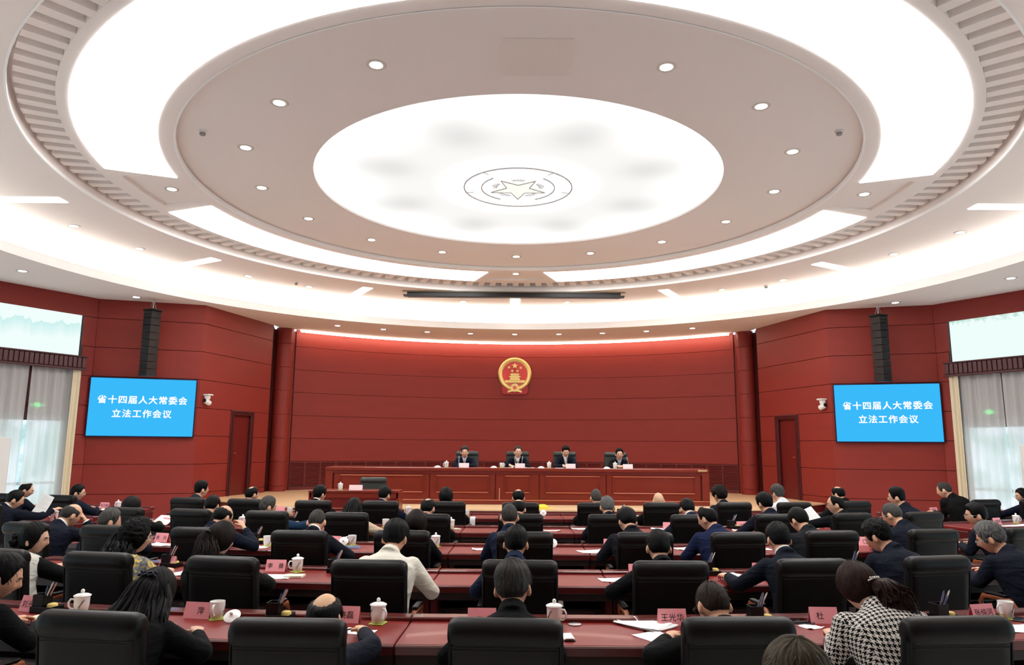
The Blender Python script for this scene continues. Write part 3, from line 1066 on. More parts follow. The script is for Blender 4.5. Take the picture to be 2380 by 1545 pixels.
P = [(-0.3, -0.50), (0.3, -0.50), (0.32, -0.64), (0.12, -0.665), (-0.12, -0.665), (-0.32, -0.64)]
eb(MB().prism(P[::-1], 0.0, 0.06), 'red_drapery', M_EMDRED)
mb = MB()
V, F = [], []
for i in range(13):
    x = -0.23 + 0.46 * i / 12
    yt = -0.545 + 0.05 * math.cos(x / 0.23 * PI / 2)
    V += [(x, yt - 0.062, 0.05), (x, yt, 0.05), (x, yt, 0.085), (x, yt - 0.062, 0.085)]
for i in range(12):
    for q in range(4):
        F.append((4 * i + q, 4 * i + (q + 1) % 4, 4 * i + 4 + (q + 1) % 4, 4 * i + 4 + q))
F += [(0, 1, 2, 3), (51, 50, 49, 48)]
eb(mb.add(V, F), 'gold_ribbon', M_GOLD)
tag(em, 'round red and gold emblem with five stars on the stage wall', 'emblem')
ROW_Y = {'A': 3.59, 'B': 5.37, 'C': 7.14, 'D': 9.03, 'E': 10.97}
ROW_DEN = {'A': 42.0, 'B': 36.0, 'C': 42.0, 'D': 45.0, 'E': 54.0}
CHAIRS = {'A': [(-3.15, 3.85), (-2.11, 3.69), (-1.13, 3.57), (-0.09, 3.6), (1.02, 3.66), (2.11, 3.71)], 'B': [(-4.04, 5.79), (-3.19, 5.64), (-2.17, 5.47), (-1.09, 5.36), (0.0, 5.4), (1.09, 5.41), (2.17, 5.57), (3.2, 5.76), (4.31, 5.99)], 'C': [(-5.09, 7.69), (-4.15, 7.47), (-3.18, 7.35), (-2.11, 7.14), (-1.13, 7.21), (0.04, 7.16), (1.23, 7.19), (2.13, 7.26), (3.15, 7.46), (4.29, 7.67), (5.45, 7.9)], 'D': [(-7.27, 10.13), (-5.09, 9.58), (-4.15, 9.43), (-3.12, 9.23), (-2.1, 9.09), (-1.08, 8.97), (0.04, 9.05), (1.15, 9.08), (2.17, 9.12), (3.26, 9.3), (4.31, 9.53), (5.39, 9.79)], 'E': [(-8.49, 12.09), (-7.25, 11.77), (-5.08, 11.42), (-4.12, 11.24), (-3.04, 11.04), (-2.03, 11.01), (-1.02, 10.99), (0.06, 10.9), (1.18, 10.97), (2.17, 11.1), (3.32, 11.27), (4.29, 11.38), (5.38, 11.74), (7.85, 12.31), (8.76, 12.48)]}
ITEMS = [
    ('mug', -2.92, 5.08, 'lidded white mug on the nearest desk left of the long-haired woman', {'lid': 1, 'h': 200}),
    ('organizer', -3.17, 5.23, 'black pen organizer on the nearest desk behind the leftmost name card', {}),
    ('card', -3.29, 5.08, 'pink name card with three characters at the left end of the nearest desk', {'t': '刘光信', 'rz': -8}),
    ('notebook', -3.01, 4.83, 'open cream notebook on the nearest desk at the left edge', {'rz': -12, 'w': 0.3, 'l': 0.2}),
    ('phone', -3.05, 4.75, 'dark phone beside the open notebook at the left edge', {'rz': -30}),
    ('card', -2.11, 4.93, 'pink name card half hidden by the long-haired woman', {'t': '\u3000萍', 'rz': -4}),
    ('mug', -1.98, 4.90, 'white mug without its lid beside the long-haired woman', {'lid': 0, 'h': -90}),
    ('mug_lid', -1.85, 4.82, 'white lid leaning beside the open mug on the nearest desk', {'tilt': 35}),
    ('organizer', -1.57, 4.97, 'black pen organizer with pens left of the bald-crowned man', {}),
    ('card', -1.13, 4.84, 'pink name card behind the bald-crowned man on the nearest desk', {'t': ' 晓磊', 'rz': 0}),
    ('mug', -0.92, 4.81, 'lidded white mug on a green coaster right of the bald-crowned man', {'lid': 1, 'h': -40}),
    ('paper', -1.00, 4.59, 'white sheet with a pen in front of the bald-crowned man', {'rz': -15, 'w': 0.2, 'l': 0.12}),
    ('pen', -1.04, 4.65, 'black pen lying on the sheet of the bald-crowned man', {'rz': 50}),
    ('card', -0.26, 4.85, 'pink name card mostly hidden behind the grey-haired man in the nearest row', {'t': '', 'rz': 0}),
    ('mug', 0.20, 4.90, 'lidded white mug right of the grey-haired man in the nearest row', {'lid': 1, 'h': -20}),
    ('clipboard', 0.26, 4.48, 'small white clipboard beside the central nearest chair', {'rz': 5, 'w': 0.07, 'l': 0.15}),
    ('grommet', 0.33, 4.83, 'round steel cable grommet in the middle of the nearest desk', {}),
    ('paper', 0.76, 4.81, 'stack of white documents left of the buzz-cut man', {'rz': 35, 'w': 0.22, 'l': 0.3, 'n': 6}),
    ('paper', 0.80, 4.50, 'white sheet hanging over the desk edge by the buzz-cut man', {'rz': 28, 'w': 0.2, 'l': 0.27}),
    ('card', 0.95, 4.85, 'pink name card with three characters behind the documents of the buzz-cut man', {'t': '王光华', 'rz': -3}),
    ('organizer', 1.51, 5.07, 'black pen organizer right of the buzz-cut man', {}),
    ('card', 1.95, 4.94, 'pink name card beside the woman in houndstooth', {'t': '杜\u3000', 'rz': -6}),
    ('phone', 1.81, 4.90, 'dark phone lying left of the woman in houndstooth', {'rz': 60}),
    ('paper', 1.82, 4.80, 'folded white paper left of the woman in houndstooth', {'rz': 20, 'w': 0.12, 'l': 0.12}),
    ('spectacles', 1.72, 4.80, 'folded dark spectacles on the nearest desk', {}),
    ('organizer', 2.76, 5.09, 'black pen organizer left of the rightmost nearest name card', {}),
    ('card', 3.06, 5.09, 'pink name card with three characters at the right end of the nearest desk', {'t': '张纯河', 'rz': 4}),
    ('mug', 3.25, 5.10, 'white mug without lid at the right end of the nearest desk', {'lid': 0, 'h': 200}),
    ('phone', 3.31, 5.03, 'dark phone at the right end of the nearest desk', {'rz': -50}),
    ('paper', 3.15, 4.79, 'white sheets at the right end of the nearest desk', {'rz': -8, 'w': 0.24, 'l': 0.2}),
    ('card', -2.18, 6.72, 'pink name card with two characters in the second row', {'t': '李\u3000薇', 'rz': 2}),
    ('mug', -1.98, 6.68, 'lidded white mug beside the two-character card in the second row', {'lid': 1, 'h': 200}),
    ('paper', -2.09, 6.40, 'white papers before the two-character card in the second row', {'rz': 8, 'w': 0.27, 'l': 0.2, 'n': 3}),
    ('notebook', -1.93, 6.43, 'cream notebook beside the papers in the second row', {'rz': 4, 'w': 0.16, 'l': 0.12}),
    ('card', -3.23, 6.91, 'pink name card behind the curly-haired woman in floral clothes', {'t': '', 'rz': -10}),
    ('paper', -2.94, 6.55, 'white sheet right of the curly-haired woman in floral clothes', {'rz': -20, 'w': 0.2, 'l': 0.2}),
    ('organizer', -3.19, 7.03, 'black pen organizer left of the woman with the hair slide', {}),
    ('organizer', -1.60, 7.06, 'black pen organizer left of the man in the white shirt', {}),
    ('paper', -0.31, 6.25, 'white sheets left of the central man in the second row', {'rz': -10, 'w': 0.1, 'l': 0.25}),
    ('paper', 0.80, 6.39, 'white sheets in the second row right of the centre', {'rz': 6, 'w': 0.24, 'l': 0.16}),
    ('card', 1.03, 6.86, 'pink name card behind the man in black in the second row', {'t': '林\u3000', 'rz': -4}),
    ('organizer', 1.64, 7.25, 'black pen organizer right of the man in black in the second row', {}),
    ('paper', 1.90, 6.67, 'white sheet under the hand of the man with the white collar', {'rz': 30, 'w': 0.18, 'l': 0.16}),
    ('card', 2.16, 7.00, 'pink name card left of the man with the white collar', {'t': '', 'rz': -8}),
    ('organizer', 2.96, 7.39, 'black pen organizer behind the chair of the man with the white collar', {}),
    ('card', -4.12, 8.64, 'pink name card with two characters at the left of the third row', {'t': '杨\u3000兵', 'rz': -8}),
    ('paper', -3.99, 8.35, 'white papers below the card at the left of the third row', {'rz': -10, 'w': 0.28, 'l': 0.16, 'n': 3}),
    ('organizer', -2.99, 8.55, 'black pen organizer with a yellow sponge in the third row', {}),
    ('mug', -2.80, 8.34, 'lidded white mug behind a chair left in the third row', {'lid': 0, 'h': 90}),
    ('paper', -2.86, 8.23, 'white sheet beside the elbow of the bald-crowned man in the third row', {'rz': -25, 'w': 0.2, 'l': 0.14}),
    ('card', -2.08, 8.53, 'pink name card beside the elbow in the third row', {'t': '', 'rz': -12}),
    ('mug_lid', -1.96, 8.39, 'white lid leaning against the open mug in the third row', {'tilt': 60}),
    ('mug', -1.88, 8.46, 'white mug without lid beside the blue notebook', {'lid': 0, 'h': 200}),
    ('notebook', -1.84, 8.22, 'blue notebook on the third desk row', {'rz': 5, 'w': 0.2, 'l': 0.14, 'm': 'blue'}),
    ('mug', -0.92, 8.41, 'lidded white mug right of the woman with the brown bob in the third row', {'lid': 1, 'h': 200}),
    ('paper', -0.42, 8.19, 'white sheet at the middle of the third row', {'rz': 8, 'w': 0.16, 'l': 0.14}),
    ('mug_lid', 0.39, 8.44, 'white lid leaning behind the central chair of the third row', {'tilt': 60}),
    ('paper', 0.84, 8.09, 'white sheets hanging over the edge of the third desk row', {'rz': 18, 'w': 0.36, 'l': 0.22}),
    ('card', 1.05, 8.48, 'pink name card left of the bent man in the third row', {'t': '陈', 'rz': -6}),
    ('paper', 1.86, 8.35, 'white sheets in front of the man in blue in the third row', {'rz': 12, 'w': 0.2, 'l': 0.18}),
    ('paper', 2.79, 8.36, 'white sheet right of the middle in the third row', {'rz': 0, 'w': 0.1, 'l': 0.12}),
    ('card', 4.04, 8.79, 'narrow pink name card at the right of the third row', {'t': '', 'rz': -20}),
    ('card', -6.84, 10.70, 'pink name card beside the paper-holding man at far left', {'t': '', 'rz': -30}),
    ('mug', -6.89, 11.07, 'lidded white mug beside the paper-holding man at far left', {'lid': 1, 'h': 200}),
    ('card', -4.89, 10.42, 'pink name card by the red folder in the fourth row', {'t': '李', 'rz': -10}),
    ('mug', -3.83, 10.38, 'lidded white mug before the bald-crowned man in the fourth row', {'lid': 1, 'h': 160}),
    ('card', -3.70, 10.33, 'pink name card beside the lidded mug in the fourth row', {'t': '', 'rz': -10}),
    ('organizer', -3.13, 10.60, 'black pen organizer beside the blue sleeve in the fourth row', {}),
    ('mug', -1.82, 10.35, 'white mug without lid right of the veiled woman in the fourth row', {'lid': 0, 'h': 90}),
    ('paper', -1.80, 10.03, 'white sheet right of the beige sleeve in the fourth row', {'rz': 5, 'w': 0.12, 'l': 0.12}),
    ('mug', -0.90, 10.20, 'lidded white mug right of the chair left of centre in the fourth row', {'lid': 1, 'h': 160}),
    ('eraser', -0.80, 10.05, 'small cream box lying right of the mug in the fourth row', {'rz': -30}),
    ('paper', 0.47, 10.03, 'white sheet at the middle of the fourth row', {'rz': 0, 'w': 0.24, 'l': 0.1}),
    ('paper', 0.89, 10.26, 'curled white sheets on the fourth row right of the middle', {'rz': 20, 'w': 0.22, 'l': 0.16, 'n': 3}),
    ('paper', 2.00, 10.33, 'white papers left of the seventh chair of the fourth row', {'rz': -15, 'w': 0.26, 'l': 0.15, 'n': 3}),
    ('card', 2.12, 10.29, 'narrow pink name card beside the white papers in the fourth row', {'t': '', 'rz': -4}),
    ('organizer', 3.00, 10.79, 'black pen organizer with a yellow sponge right in the fourth row', {}),
    ('card', 3.18, 10.57, 'pink name card before the dark-suited man right in the fourth row', {'t': '沈和', 'rz': 2}),
    ('paper', 3.06, 10.24, 'white sheet below the card right in the fourth row', {'rz': -20, 'w': 0.16, 'l': 0.16}),
    ('card', 7.34, 11.33, 'pink name card with three characters at the right edge in the fourth row', {'t': '刘家顺', 'rz': 6}),
    ('mug', 7.75, 11.48, 'lidded white mug at the right edge in the fourth row', {'lid': 1, 'h': 0}),
    ('paper', 7.51, 11.15, 'long white sheet on the desk at the right edge in the fourth row', {'rz': 4, 'w': 0.6, 'l': 0.15}),
    ('card', -7.24, 13.05, 'pink name card on the front row at left', {'t': '张卫国', 'rz': 4}),
    ('mug', -6.93, 12.90, 'lidded white mug on the front row at left', {'lid': 1, 'h': 160}),
    ('paper', -7.14, 12.62, 'white papers beside the card on the front row at left', {'rz': -25, 'w': 0.25, 'l': 0.14, 'n': 2}),
    ('mug', -3.71, 12.17, 'white mug on a green coaster in the front row left of the dark-haired man', {'lid': 0, 'h': 90}),
    ('card', -3.96, 12.47, 'pink name card in the front row left of the mug', {'t': '', 'rz': -10}),
    ('paper', -3.04, 12.71, 'white sheets in the front row before the speaking desk', {'rz': -12, 'w': 0.22, 'l': 0.14}),
    ('mug', -1.77, 12.32, 'lidded white mug right of the man in navy in the front row', {'lid': 1, 'h': 160}),
    ('mug', -0.78, 11.88, 'white mug without lid right of a front row chair', {'lid': 0, 'h': 90}),
    ('towel', -0.72, 11.53, 'white folded towel hanging beside a front row chair', {'rz': 0}),
    ('mug_lid', 0.45, 12.12, 'white lid leaning in the front row near the middle', {'tilt': 65}),
    ('organizer', 1.73, 12.60, 'black pen organizer in the front row right of the middle', {}),
    ('paper', 2.03, 12.39, 'white sheet in the front row left of the bald man', {'rz': 0, 'w': 0.2, 'l': 0.1}),
    ('card', 7.46, 13.40, 'pink name card in the front row left of the man in black', {'t': '李军', 'rz': 4}),
    ('paper', 8.53, 12.98, 'white sheets in the front row at the right end', {'rz': -20, 'w': 0.3, 'l': 0.2, 'n': 3}),
    ('paper', 5.36, 13.23, 'pink and white sheet in the front row beside the stage steps', {'rz': 10, 'w': 0.18, 'l': 0.12}),
]

# ------------------------------------------------------------------ chairs
def slab(mb, w, h, t, r, cx=0, cy=0, cz=0, n=5, bulge=0.0):
    """upright cushion: rounded rectangle in x,z, thickness along y, soft rims"""
    def outline(ins, y):
        ww, hh, rr = w / 2 - ins, h / 2 - ins, max(r - ins, 0.006)
        P = []
        for qx, qz, a0 in ((1, 1, 0), (-1, 1, PI / 2), (-1, -1, PI), (1, -1, 3 * PI / 2)):
            for k in range(n + 1):
                a = a0 + PI / 2 * k / n
                P.append((cx + qx * (ww - rr) + rr * math.cos(a), cy + y, cz + qz * (hh - rr) + rr * math.sin(a)))
        return P
    e = t / 2
    prof = [(t * 0.9, -e - bulge), (t * 0.42, -e - bulge * 0.8), (t * 0.16, -e * 0.88), (t * 0.03, -e * 0.5), (0, 0), (t * 0.03, e * 0.5), (t * 0.16, e * 0.88), (t * 0.42, e), (t * 0.9, e)]
    return mb.loft([outline(i, y) for i, y in prof])


def make_chair(name, back_top, w, leather, wood, taper=0.0):
    t = empty(name)
    tilt = Matrix.Translation((0, -0.235, 0.5)) @ Matrix.Rotation(math.radians(6.5), 4, 'X') @ Matrix.Translation((0, 0, -0.5))
    H0 = 0.46
    mb = slab(MB(), w, back_top - 0.05 - H0, 0.085, 0.05, 0, 0, (H0 + back_top - 0.05) / 2, 5, 0.006)
    mb.v = [(x * (1 - taper * max(0, (z - 0.75))), y, z) for x, y, z in mb.v]
    mb.xf(tilt).build('backrest', leather, t, True, 50)
    # rolled cushion along the top
    n, rings = 14, []
    xs = [-w / 2 + 0.002, -w / 2 + 0.008, -w / 2 + 0.022, -w / 2 + 0.05, -w / 4, 0, w / 4, w / 2 - 0.05, w / 2 - 0.022, w / 2 - 0.008, w / 2 - 0.002]
    sc = [0.55, 0.75, 0.9, 1, 1, 1, 1, 1, 0.9, 0.75, 0.55]
    zc = back_top - 0.075
    for x, s in zip(xs, sc):
        rings.append([(x * (1 - taper * max(0, zc - 0.75)), 0.066 * s * math.cos(2 * PI * k / n) - 0.004, zc + 0.072 * s * math.sin(2 * PI * k / n)) for k in range(n)])
    mb = MB().loft(rings)
    mb.xf(tilt).build('headrest_roll', leather, t, True, 60)
    mb = MB()
    mb.tube([(-w / 2 + 0.03, -0.046, zc - 0.064), (w / 2 - 0.03, -0.046, zc - 0.064)], 0.0045, 6)
    for s in (-1, 1):
        x = s * (w / 2 - 0.017)
        mb.tube([(x, -0.040, zc - 0.02), (x + s * 0.002, -0.042, zc - 0.1), (x, -0.042, H0 + 0.05)], 0.005, 6)
    mb.xf(tilt).build('seam_piping', leather, t, True)
    mb = slab(MB(), 0.52, 0.50, 0.11, 0.07, 0, 0, 0)
    mb.xf(Matrix.Translation((0, 0.02, 0.445)) @ Matrix.Rotation(PI / 2, 4, 'X')).build('seat', leather, t, True, 50)
    for s in (-1, 1):
        mb = MB()
        mb.tube([(s * 0.285, -0.20, 0.56), (s * 0.295, -0.12, 0.655), (s * 0.30, 0.0, 0.668), (s * 0.298, 0.14, 0.655), (s * 0.29, 0.19, 0.60), (s * 0.27, 0.12, 0.44)], [0.016, 0.02, 0.022, 0.022, 0.018, 0.016], 8)
        a = mb.build('armrest', wood, t, True, 60)
        p = MB()
        slab(p, 0.05, 0.22, 0.02, 0.022)
        p.xf(Matrix.Translation((s * 0.298, 0.01, 0.688)) @ Matrix.Rotation(PI / 2, 4, 'X')).build('arm_pad', leather, a, True, 50)
    MB().lathe([(0.028, 0.13), (0.028, 0.3), (0.045, 0.31), (0.045, 0.385)], 12).build('gas_column', M_STEEL, t, True, 40)
    for k in range(5):
        a = 2 * PI * k / 5 + PI / 2
        c, s = math.cos(a), math.sin(a)
        b = MB().tube([(0.03 * c, 0.03 * s, 0.125), (0.16 * c, 0.16 * s, 0.11), (0.29 * c, 0.29 * s, 0.085)], [0.026, 0.022, 0.014], 8).build('base_leg', M_BLACKP, t, True, 50)
        MB().tube([(0.29 * c - 0.02 * s, 0.29 * s + 0.02 * c, 0.03), (0.29 * c + 0.02 * s, 0.29 * s - 0.02 * c, 0.03)], 0.03, 10).build('caster', M_BLACKP, b, True, 50)
    remember(t)
    return t


chair0 = make_chair('conference_chair', 1.065, 0.55, M_LEATH, M_CHWOOD)
ROWNAME = {'A': 'nearest row', 'B': 'second row', 'C': 'third row', 'D': 'fourth row', 'E': 'front row by the stage'}
first = True
CH = {}
for r in 'ABCDE':
    L = CHAIRS[r]
    for i, (x, y) in enumerate(L):
        o = chair0 if first else dup(chair0)
        first = False
        rz = math.atan(2 * x / ROW_DEN[r])
        o.location = (x - math.sin(rz) * 0.30, y + math.cos(rz) * 0.30, 0)
        o.rotation_euler = (0, 0, rz + rnd.uniform(-0.05, 0.05))
        CH[(r, i)] = (x - math.sin(rz) * 0.30, y + math.cos(rz) * 0.30, rz)
        tag(o, 'black leather conference chair, %s from left in the %s' % (NUM[i], ROWNAME[r]), 'chair', 'audience chairs')

# ------------------------------------------------------------------ audience desks
DESKS = []
DEPTH = 0.68


def desk_unit(x0, x1, row, label):
    den, y0 = ROW_DEN[row], ROW_Y[row] + 0.70
    ya, yb = y0 + x0 * x0 / den, y0 + x1 * x1 / den
    L = math.hypot(x1 - x0, yb - ya)
    rz = math.atan2(yb - ya, x1 - x0)
    t = empty('audience_desk', ((x0 + x1) / 2, (ya + yb) / 2, 0), rz)
    h = L / 2 - 0.004
    k = 2.0 / den

    def part(name, m, x0_, x1_, ya_, yb_, za, zb, bv):
        mb = MB().cbox(x0_, x1_, ya_, yb_, za, zb, bv)
        mb.v = [(x * (1 - y * k), y, z) for x, y, z in mb.v]
        mb.build(name, m, t)
    part('desk_top', M_DESK, -h, h, 0.02, DEPTH - 0.11, 0.705, 0.75, 0.006)
    part('front_edge', M_DESKD, -h, h, 0.0, 0.03, 0.69, 0.748, 0.008)
    part('rear_ledge', M_LEDGE, -h, h, DEPTH - 0.11, DEPTH, 0.70, 0.775, 0.007)
    part('apron', M_UNDERSHADE, -h, h, 0.03, 0.05, 0.63, 0.70, 0.004)
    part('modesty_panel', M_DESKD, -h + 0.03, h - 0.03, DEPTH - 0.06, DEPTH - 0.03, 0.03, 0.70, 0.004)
    part('under_shelf', M_UNDERSHADE, -h + 0.03, h - 0.03, 0.28, DEPTH - 0.06, 0.50, 0.52, 0.003)
    for s in (-1, 1):
        part('side_panel', M_DESKD, s * (h - 0.03) - 0.03, s * (h - 0.03) + 0.03, 0.06, DEPTH - 0.03, 0.0, 0.70, 0.006)
    tag(t, label, 'desk', 'audience desks')
    DESKS.append((x0, x1, ya, yb, rz, t))
    return t


SEAMS = {'A': [-4.75, -2.7, -0.74, 0.76, 2.72, 4.77], 'B': [-4.75, -2.7, -0.74, 0.76, 2.72, 4.77],
         'C': [-5.8, -4.7, -2.7, -0.74, 0.76, 2.72, 4.75, 5.95], 'D': [-5.8, -4.7, -2.7, -0.74, 0.76, 2.72, 4.75, 5.95], 'E': [-5.8, -4.7, -2.7, -0.74, 0.76, 2.72, 4.75, 5.95]}
for r in 'ABCDE':
    S = SEAMS[r]
    for i, (a, b) in enumerate(zip(S[:-1], S[1:])):
        desk_unit(a, b, r, 'dark red lacquered desk section, %s from left in the %s' % (NUM[i], ROWNAME[r]))
for r in 'DE':
    for s, w in ((-1, 'left'), (1, 'right')):
        a, b = sorted((s * 6.55, s * 9.0))
        desk_unit(a, b, r, 'dark red lacquered wing desk on the %s in the %s' % (w, ROWNAME[r]))


def on_desk(x, y):
    """keep a point on the top of the desk it belongs to; returns x, y, yaw"""
    best = None
    for x0, x1, ya, yb, rz, t in DESKS:
        mx, my = (x0 + x1) / 2, (ya + yb) / 2
        c, s = math.cos(rz), math.sin(rz)
        u = (x - mx) * c + (y - my) * s
        v = -(x - mx) * s + (y - my) * c
        L = math.hypot(x1 - x0, yb - ya) / 2
        cost = max(0, abs(u) - L) * 3 + max(0, -v, v - DEPTH)
        if best is None or cost < best[0]:
            best = (cost, mx, my, c, s, u, v, L, rz)
    cost, mx, my, c, s, u, v, L, rz = best
    u = max(-L + 0.06, min(L - 0.06, u))
    v = max(0.10, min(DEPTH - 0.17, v))
    return mx + u * c - v * s, my + u * s + v * c, rz


# ------------------------------------------------------------------ things on the desks
def make_mug(lid):
    t = empty('tea_mug')
    MB().lathe([(0.036, 0.004), (0.039, 0.0055), (0.047, 0.06), (0.048, 0.110), (0.0455, 0.110), (0.044, 0.06), (0.030, 0.012)], 24).build('cup', M_PORC, t, True, 60)
    MB().tube([(0.045, 0, 0.092), (0.066, 0, 0.094), (0.077, 0, 0.075), (0.075, 0, 0.05), (0.062, 0, 0.033), (0.044, 0, 0.03)], 0.0065, 8).build('handle', M_PORC, t, True, 70)
    # painted bamboo spray on the cup
    mb = MB()

    def on(a, z):
        r = 0.0482 + (z - 0.06) * 0.02
        return (r * math.cos(a), r * math.sin(a), z)
    for base in (-PI / 2 - 0.5, PI / 2):
        mb.tube([on(base - 0.4, 0.02), on(base - 0.1, 0.05), on(base + 0.2, 0.085)], 0.0012, 5)
        for k in range(5):
            a, z = base - 0.25 + 0.13 * k, 0.045 + 0.009 * k
            mb.tube([on(a, z), on(a + 0.16, z + 0.012), on(a + 0.3, z + 0.008)], [0.0008, 0.0026, 0.0006], 5)
    mb.build('painted_bamboo', M_INK, t)
    MB().cbox(-0.048, 0.048, -0.048, 0.048, 0.0, 0.004, 0.0015).xf(Matrix.Rotation(0.5, 4, 'Z')).build('coaster', M_GREEN, t)
    if lid:
        l = MB().lathe([(0.050, 0.109), (0.054, 0.112), (0.053, 0.118), (0.035, 0.126), (0.012, 0.130)], 24).build('lid', M_PORC, t, True, 60)
        MB().sphere((0, 0, 0.1425), (0.013, 0.013, 0.0145), 12, 8).build('lid_knob', M_PORC, l, True, 80)
    remember(t)
    return t


def make_organizer():
    t = empty('pen_organizer')
    b = MB()
    b.cbox(-0.055, 0.075, -0.05, 0.05, 0.0, 0.006, 0.002)
    for x0, x1, y0, y1 in ((-0.055, 0.075, -0.05, -0.046), (-0.055, 0.075, 0.046, 0.05), (0.071, 0.075, -0.05, 0.05), (-0.055, -0.051, -0.05, 0.05)):
        b.cbox(x0, x1, y0, y1, 0.0, 0.035, 0.0015)
    b.build('tray', M_BLACKM, t)
    c = MB()
    for x0, x1, y0, y1 in ((-0.055, 0.012, -0.035, -0.032), (-0.055, 0.012, 0.032, 0.035), (0.009, 0.012, -0.035, 0.035), (-0.055, -0.052, -0.035, 0.035)):
        c.cbox(x0, x1, y0, y1, 0.006, 0.098, 0.0012)
    c.build('pen_cup', M_BLACKM, t)
    for k, (m, dx, dy, h) in enumerate(((M_PENB, 0.05, 0.01, 0.165), (M_PENW, 0.065, -0.012, 0.17), (M_PENR, 0.058, 0.02, 0.16), (M_PENB, 0.04, -0.02, 0.15))):
        p = Vector((-0.035 + 0.006 * k, dy * 0.4, 0.008))
        q = Vector((-0.02 + dx, dy, h))
        MB().tube([p, p.lerp(q, 0.93), q], [0.0042, 0.0042, 0.001], 7).build('pen', m, t, True)
    MB().lathe([(0.022, 0.006), (0.0265, 0.008), (0.0265, 0.042), (0.02, 0.048)], 18, 0.043, 0.0).build('sponge', M_YEL, t, True, 60)
    remember(t)
    return t


def card_mesh(w, h, d):
    """tent card: two leaning leaves and a ridge"""
    th = 0.0015
    mb = MB()
    for s in (-1, 1):
        mb.add([(-w / 2, s * d, 0), (w / 2, s * d, 0), (w / 2, 0, h), (-w / 2, 0, h),
                (-w / 2, s * (d - th * 2), 0), (w / 2, s * (d - th * 2), 0), (w / 2, 0, h - th * 2), (-w / 2, 0, h - th * 2)],
               [(0, 1, 2, 3), (7, 6, 5, 4), (0, 4, 5, 1), (0, 3, 7, 4), (1, 5, 6, 2)])
    return mb


CARD_ME = {}


def name_card(loc, rz, text, m=None, w=0.18, h=0.098, d=0.032):
    m = m or M_PINK
    key = (m.name, w)
    if key not in CARD_ME:
        CARD_ME[key] = card_mesh(w, h, d).mesh('name_card')
        CARD_ME[key].materials.append(m)
    o = bpy.data.objects.new('name_card', CARD_ME[key])
    COL.objects.link(o)
    o.location = loc
    o.rotation_euler = (0, 0, rz)
    if text.strip('　 '):
        lean = math.atan2(d, h)
        M = Matrix.Translation((0, -d * 0.55 - 0.0012, h * 0.45)) @ Matrix.Rotation(PI / 2 - lean, 4, 'X')
        text_obj(text, h * 0.5, M_TXT, o, M, 1.05, 0.0002, name='lettering')
    return o


def paper_mesh(w, l, n, seed):
    """a few sheets, corners a little lifted, thickness real"""
    r = random.Random(seed)
    mb = MB()
    for k in range(n):
        a = r.uniform(-0.08, 0.08) * (1 if k else 0)
        dx, dy = (r.uniform(-0.02, 0.02), r.uniform(-0.02, 0.02)) if k else (0, 0)
        lift = [[r.uniform(0, 0.010) if (i in (0, 4) and j in (0, 4)) else 0.0 for i in range(5)] for j in range(5)]
        V, F = [], []
        for j in range(5):
            for i in range(5):
                x, y = (i / 4 - 0.5) * w, (j / 4 - 0.5) * l
                z = 0.0006 + k * 0.0022 + lift[j][i]
                V.append((dx + x * math.cos(a) - y * math.sin(a), dy + x * math.sin(a) + y * math.cos(a), z))
        V += [(x, y, z + 0.0016) for x, y, z in V]
        for j in range(4):
            for i in range(4):
                q = j * 5 + i
                F.append((q, q + 5, q + 6, q + 1))
                F.append((25 + q, 25 + q + 1, 25 + q + 6, 25 + q + 5))
        rim = [0, 1, 2, 3, 4, 9, 14, 19, 24, 23, 22, 21, 20, 15, 10, 5]
        for i in range(16):
            p, q = rim[i], rim[(i + 1) % 16]
            F.append((p, q, q + 25, p + 25))
        mb.add(V, F)
    return mb


mug_l, mug_o = make_mug(True), make_mug(False)
used = set()


def place(proto, loc, rz):
    o = proto if proto.name not in used else dup(proto)
    used.add(proto.name)
    o.location = loc
    o.rotation_euler = (0, 0, rz)
    return o


